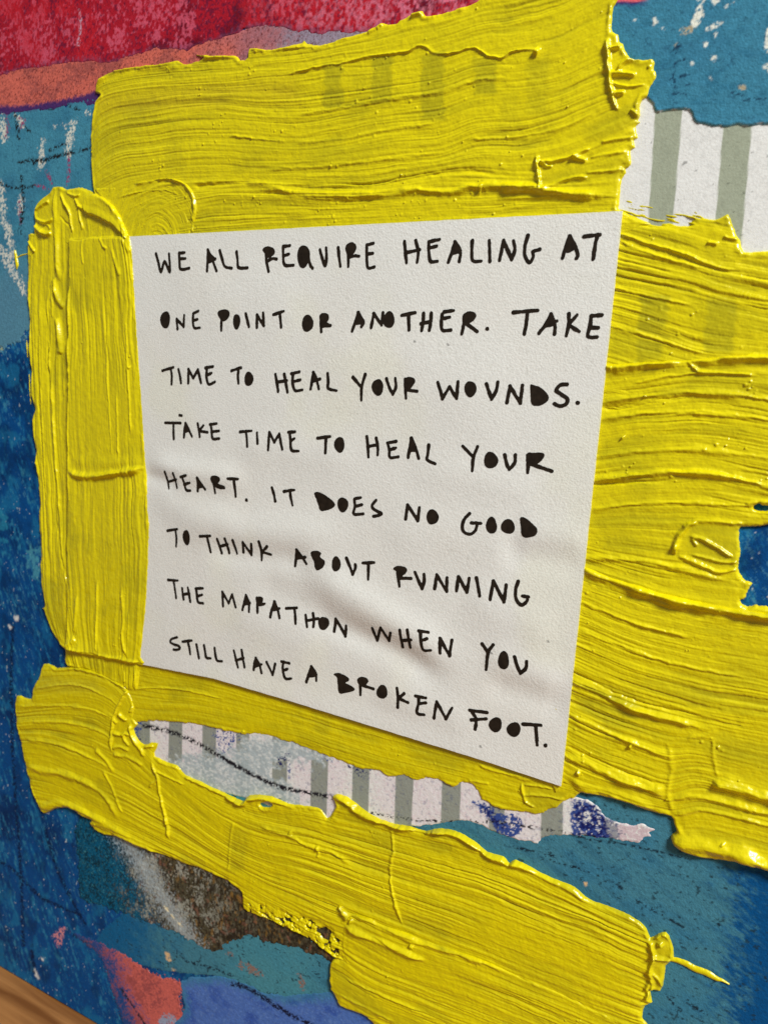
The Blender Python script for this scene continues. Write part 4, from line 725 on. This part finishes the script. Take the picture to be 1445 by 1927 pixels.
# handwriting.  Each word: pen strokes, f = inked-in area, e = inked-in oval (cx cy rx ry)
TEXT = [
 ('WE ALL REQUIRE HEALING AT', [
  ('WE', 1, "78,185 92,235 108,294 130,232 162,294 157,185;219,180 221,230 228,278 280,272;219,182 252,178;224,215 258,213"),
  ('ALL', 1, "388,288 390,225 390,160;390,160 420,225 444,288;400,232 436,216;f390,165 388,240 436,218 412,190;462,165 478,220 495,262 535,272;563,172 570,220 577,268 630,270"),
  ('REQUIRE', 1, "740,160 745,230 758,292;f722,160 745,142 780,150 794,172 780,195 745,208 738,185;745,232 780,214 806,216;845,140 845,200 855,252 908,254;845,140 885,135;850,196 880,186;e967,200,36,66;995,200 1008,250 1022,272;1066,160 1080,210 1098,256 1106,205 1103,148;1177,148 1182,200 1190,260;1232,150 1238,200 1238,262;f1222,150 1240,122 1270,120 1286,145 1272,178 1240,192;1245,205 1280,197 1304,200;1350,130 1350,200 1357,268 1396,264;1350,130 1390,122;1352,186 1386,182"),
  ('HEALING', 2, "184,105 190,165 196,225;248,98 262,160 256,222;190,168 270,150;322,105 322,160 332,215 370,216;322,105 382,92;325,140 366,130;432,222 452,165 470,105;470,105 500,160 494,216;452,172 502,155;f470,100 500,155 455,172;568,100 565,160 571,212 617,215;664,98 667,218;722,210 745,98;745,100 790,205;790,205 808,150 800,100;882,70 865,130 866,185 890,224 912,190 908,160;908,160 950,148"),
  ('AT', 2, "1078,198 1095,140 1118,72;1118,72 1150,130 1164,180 1158,198;f1118,72 1092,150 1110,165 1152,136;1200,75 1290,65;1276,66 1262,130 1252,202")]),
 ('ONE POINT OR ANOTHER. TAKE', [
  ('ONE', 1, "e133,583,28,50;208,638 202,578;202,578 245,625;245,625 249,556;305,545 302,590 310,632 344,632;305,545 336,531;306,588 330,580"),
  ('POINT', 1, "478,545 475,600 473,648;f454,545 475,526 510,526 524,548 510,578 480,590;e567,595,20,45;622,548 632,590 640,625;688,630 690,556;690,556 730,620;730,620 727,542;789,553 850,532;827,542 834,628"),
  ('OR', 1, "e992,605,32,50;f1065,560 1085,545 1114,552 1118,580 1098,605 1075,605;1075,570 1072,610 1075,656;1082,622 1130,618;1095,605 1118,614"),
  ('ANOTHER', 1, "1262,652 1280,600 1298,540;1298,540 1330,596 1318,625;f1298,538 1330,598 1278,608;1377,632 1392,545;1392,545 1440,615;1440,615 1448,540;e1484,584,32,49;1561,557 1642,540;1602,548 1606,645;1693,545 1690,595 1682,648;1739,545 1736,595 1728,648;1678,607 1740,594;1806,549 1800,598 1808,646 1858,646;1816,536 1874,527;1810,576 1850,568;1938,575 1934,615 1924,668;f1930,562 1956,538 1992,538 2008,560 1990,588 1944,608;1950,606 1980,628 2016,654;e2076,638,9,9"),
  ('TAKE', 2, "800,505 938,493;880,500 872,570 862,627;945,622 985,570 1012,515;1012,515 1035,580 1032,628;982,580 1046,553;f1012,515 1035,570 985,582;1114,513 1112,580 1099,638;1160,520 1112,575;1112,575 1172,614;1240,525 1233,585 1220,632 1228,645 1272,645;1240,525 1300,520;1235,592 1280,592")]),
 ('TIME TO HEAL YOUR WOUNDS.', [
  ('TIME', 3, "115,120 182,100;166,108 172,155 170,202;212,112 222,155 228,195;272,195 273,112;273,112 302,165;302,165 330,114;330,114 349,195;385,100 382,160 395,202 432,188;376,103 420,95;385,148 412,134"),
  ('TO', 3, "532,120 590,102;576,110 571,150 574,198;e637,170,25,42"),
  ('HEAL', 3, "798,142 808,195 815,245;852,142 862,195 872,250;806,190 868,180;905,140 902,190 918,240 962,236;895,138 942,128;908,186 948,176;1012,232 1020,185 1028,130;1028,130 1050,180 1062,230;1022,186 1070,170;f1028,130 1048,178 1022,186;1116,138 1119,190 1120,228 1170,241"),
  ('YOUR', 4, "46,150 92,205;115,135 95,205 92,280;e185,207,30,46;235,158 250,205 270,247;270,247 288,205 285,156;f338,160 375,152 395,168 385,192 348,208;340,160 342,215 345,268;352,222 408,230;380,192 356,220"),
  ('WOUNDS', 4, "525,180 540,225 551,272;551,272 592,205;592,205 632,270;632,270 640,175;e710,217,31,44;800,188 815,235 830,274;830,274 855,225 864,178;915,293 932,200;932,200 990,297;990,297 1002,196;f1048,198 1060,195 1110,215 1145,255 1140,285 1100,308 1058,302 1050,250;1254,190 1215,195 1192,225 1220,246 1256,272 1248,302 1215,313 1182,300;e1314,295,10,10")]),
 ('TAKE TIME TO HEAL YOUR', [
  ('TAKE', 3, "218,389 232,392;132,435 225,437;181,440 182,490 183,532;245,522 248,480 255,438;255,438 275,480 293,518;255,486 275,482;f255,445 268,480 251,484;328,440 335,480 340,520;362,452 336,484;336,484 388,493;408,448 413,490 420,532 458,530;402,446 442,440;412,490 456,484"),
  ('TIME', 3, "585,490 655,484;622,490 628,535 631,578;689,495 694,560;758,600 764,492;764,492 795,552;795,552 824,502;824,502 843,594;880,492 920,489;888,494 893,540 900,600 942,606;893,545 916,530"),
  ('TO', 3, "1055,528 1130,518;1106,525 1103,617;e1187,568,28,46"),
  ('HEAL', 4, "122,485 128,545 131,602;175,495 184,545 183,590;126,542 184,532;240,522 248,560 254,604 300,600;238,522 288,513;250,562 286,550;355,604 365,550 373,495;373,495 396,545 415,608;365,566 402,560;f373,495 396,552 362,562;472,535 468,585 464,618 510,640"),
  ('YOUR', 4, "665,540 725,602;749,543 726,605 720,680;e824,620,37,45;902,590 912,635 928,672;928,672 958,635 962,590;f1028,585 1065,580 1118,582 1120,605 1090,635 1040,642;1032,590 1034,640 1032,690;1050,640 1110,662 1168,682")]),
 ('HEART. IT DOES NO GOOD', [
  ('HEART', 5, "135,90 145,140 155,190;186,98 198,145 206,186;148,150 204,135;240,118 250,150 262,198 286,203;232,120 266,110;250,166 285,155;332,205 335,160 333,125;333,125 355,160 378,195;335,182 366,176;f333,128 355,172 335,182;f415,130 430,114 460,117 472,135 455,160 435,172;428,130 433,170 438,216;448,176 470,186 495,185;452,164 495,184;518,130 578,132;553,135 558,185 561,240;e626,260,7,9"),
  ('IT', 5, "778,185 790,225 798,266;850,208 912,198;886,205 892,250 902,291"),
  ('DOES', 5, "f1034,220 1060,215 1110,240 1156,285 1130,312 1075,323 1060,290 1045,250;e1205,288,31,42;1275,255 1278,300 1272,344 1328,343;1276,252 1314,245;1280,298 1320,288;1405,262 1382,292 1392,315 1436,340 1420,352 1390,358"),
  ('NO', 6, "358,240 368,156;368,156 430,250;430,250 438,172;e516,228,34,42"),
  ('GOOD', 6, "735,208 705,240 692,285 705,318 740,330 768,310 778,280 772,262;746,263 804,266;e864,278,30,47;e961,285,38,41;f1035,235 1065,238 1110,275 1132,305 1120,335 1070,348 1045,335 1040,290")]),
 ('TO THINK ABOUT RUNNING', [
  ('TO', 5, "148,445 210,435;198,440 203,490 200,540;e265,485,21,44"),
  ('THINK', 5, "350,478 412,475;392,478 400,530 408,575;452,495 462,540 472,582;498,493 508,540 516,580;460,540 512,528;545,503 555,550 563,584;602,575 605,515;605,515 650,592;650,592 655,526;703,510 712,565 712,624;750,540 716,574;716,574 770,590"),
  ('ABOUT', 5, "915,658 922,610 928,560;928,560 960,605 986,645;926,612 980,604;f928,560 956,604 924,616;f1018,575 1050,567 1075,580 1070,604 1098,630 1090,662 1060,680 1042,668 1036,630 1024,608;e1168,645,25,42;1228,610 1250,662 1268,706;1268,706 1282,670 1281,650;1326,640 1394,637;1360,640 1360,690 1360,738"),
  ('RUNNING', 6, "f284,534 310,520 350,526 363,546 340,572 308,582 303,550;308,560 315,600 320,638;322,590 388,592;412,555 430,600 453,653;453,653 465,610 465,566;527,652 540,571;540,571 598,669;598,669 600,588;656,666 668,582;668,582 718,673;718,673 732,590;774,588 785,640 795,695;857,715 875,606;875,606 938,730;938,730 950,630;1020,610 1006,660 1010,715 1040,747 1072,726 1076,700;1046,695 1082,700")]),
 ('THE MARATHON WHEN YOU', [
  ('THE', 7, "152,68 210,72;184,72 192,120 200,178;236,118 240,150 245,185;270,115 278,155 285,199;240,156 280,150;321,122 325,160 332,202 362,209;318,121 362,118;325,168 356,158"),
  ('MARATHON', 7, "483,226 478,140;478,140 517,208;517,208 538,155;538,155 560,232;602,248 612,205 622,160;622,160 640,205 642,260;612,215 646,207;f622,160 640,205 612,214;f682,180 705,170 721,180 720,197 698,212;688,178 691,220 693,265;696,220 735,212;770,290 778,245 791,200;791,200 812,245 825,298;776,250 822,240;f791,200 810,244 780,252;862,240 925,238;911,240 918,290 921,331;979,280 985,320 990,352;1022,272 1028,315 1026,352;984,315 1054,303;e1085,332,31,36;1148,382 1157,306;1157,306 1215,410;1215,410 1218,348"),
  ('WHEN', 8, "255,100 265,140 277,174;277,174 308,95;308,95 350,176;350,176 366,126;424,108 428,165 432,213;468,106 475,160 480,213;430,172 490,165;545,118 548,170 560,225 604,228;535,112 590,122;550,170 582,158;657,246 657,158;657,158 711,262;711,262 725,170"),
  ('YOU', 8, "902,194 935,242;968,198 938,245 926,345;e1030,290,31,51;1095,268 1112,325 1130,366;1130,366 1162,335 1166,296")]),
 ('STILL HAVE A BROKEN FOOT.', [
  ('STILL', 7, "206,414 172,426 166,445 190,458 216,468 222,482 205,490 185,489;238,441 295,434;270,440 280,480 285,516;322,458 330,500 337,541;368,463 374,500 382,538 408,542;431,480 436,520 446,555 476,560"),
  ('HAVE', 7, "548,495 560,545 572,596;595,492 603,545 612,596;560,555 606,540;667,612 672,575 680,540;680,540 702,580 715,630;672,592 716,578;f680,540 702,580 672,590;746,565 765,605 782,642;782,642 798,575;846,566 844,610 858,662 895,664;836,561 884,571;848,614 872,606"),
  ('A', 7, "985,685 1000,640 1016,592;1016,592 1042,635 1044,678;1000,650 1045,640;f1016,590 1044,645 998,652"),
  ('BROKEN', 8, "f26,375 55,368 105,392 112,410 92,425 130,446 146,466 100,480 58,482 50,430 45,390;f165,405 190,391 220,400 226,420 200,442 180,442;176,410 182,450 182,496;200,442 260,460;e312,477,32,38;401,454 408,510 405,568;444,485 408,515;408,512 466,538;530,508 528,545 518,590 528,606 562,611;510,500 572,512;530,545 571,540;619,632 635,533;635,533 690,634;690,634 726,570"),
  ('FOOT', 8, "828,586 930,600;838,592 866,630;838,643 925,637;864,634 866,660 860,698;e980,672,37,41;e1088,700,40,40;1142,668 1248,675;1217,674 1222,730 1226,792;e1275,794,9,9")])]
CROP = {1: (270, 420, 450 / 1445), 2: (700, 420, 480 / 1445), 3: (270, 660, 450 / 1445), 4: (650, 660, 480 / 1445), 5: (270, 860, 450 / 1445), 6: (650, 900, 460 / 1445), 7: (270, 1070, 450 / 1445), 8: (620, 1150, 460 / 1445)}
PEN = 0.365                                                # half the width of the pen line (mm)
seed = 1000
for line_text, words in TEXT:
    lo_ = empty('written_line', '', ''); del lo_['label']; del lo_['category']
    lo_.parent = note; lo_['label'] = 'hand lettered line reading ' + line_text
    for w, k, data in words:
        ox, oy, sc = CROP[k]; seed += 11
        shp = []
        for it in data.split(';'):
            if it[0] == 'e':
                a = [float(v) for v in it[1:].split(',')]; th = np.linspace(0, 2 * np.pi, 22, endpoint=False)
                wv = 1 + 0.05 * np.sin(3 * th + seed) + 0.03 * np.sin(2 * th + seed * 1.7)
                p = np.stack([a[0] + a[2] * wv * np.cos(th), a[1] + a[3] * wv * np.sin(th)], 1); kind = 'f'
            elif it[0] == 'f': p = smooth_loop(parse(it[1:]), 4); kind = 'f'
            else: p = smooth_line(parse(it), 5); kind = 'l'
            shp.append((kind, px2mm(p * sc + (ox, oy))))
        allp = np.vstack([p for _, p in shp]); dd = 0.085
        X, Y = grid_for(allp.min(0) - 1.0, allp.max(0) + 1.0, dd)
        S = np.full(X.shape, 9.0, np.float32)
        for i, (kind, p) in enumerate(shp):
            l0, h0 = p.min(0) - 1.0, p.max(0) + 1.0
            i0, i1 = np.searchsorted(X[0], [l0[0], h0[0]]); j0, j1 = np.searchsorted(Y[:, 0], [l0[1], h0[1]]); sl = np.s_[j0:j1 + 1, i0:i1 + 1]
            if kind == 'f': v = sd_poly(X[sl], Y[sl], p) - 0.10
            else:
                v, s_ = d_line(X[sl], Y[sl], p); v = v - PEN * (1 + 0.12 * vn(s_ * 3 + i, seed, 3) - 0.10 * ss(.6, 1, s_))
            S[sl] = np.minimum(S[sl], v)
        S = S + 0.06 * fbm(X * 2.2, Y * 2.2, seed, 3)
        o = field_mesh('written_word', X, Y, S, note_h(X, Y) + 0.045, None, dd, M_ink, lo_)

# =====================================================================
#  the wooden top the painting stands on
# =====================================================================
def add_box(name, x0, x1, y0, y1, z0, z1, bev, mat, parent=None):
    import bmesh
    bm = bmesh.new(); bmesh.ops.create_cube(bm, size=1)
    for v in bm.verts: v.co = Vector((x0 + (v.co.x + .5) * (x1 - x0), y0 + (v.co.y + .5) * (y1 - y0), z0 + (v.co.z + .5) * (z1 - z0)))
    bmesh.ops.bevel(bm, geom=bm.edges[:], offset=bev, segments=3, profile=.6, affect='EDGES')
    me = bpy.data.meshes.new(name); bm.to_mesh(me); bm.free(); me.materials.append(mat)
    o = bpy.data.objects.new(name, me); C.objects.link(o); o.parent = parent
    return o
zt = BY0 / 1000 - 0.0004
t = add_box('wooden_tabletop', -0.45, 0.35, -0.30, 0.12, zt - 0.025, zt, 0.002, M_wood)
t['label'] = 'brown wooden tabletop showing below the bottom edge of the painting'; t['category'] = 'tabletop'
print('board', BX0, BX1, BY0, BY1, 'cam', pos)
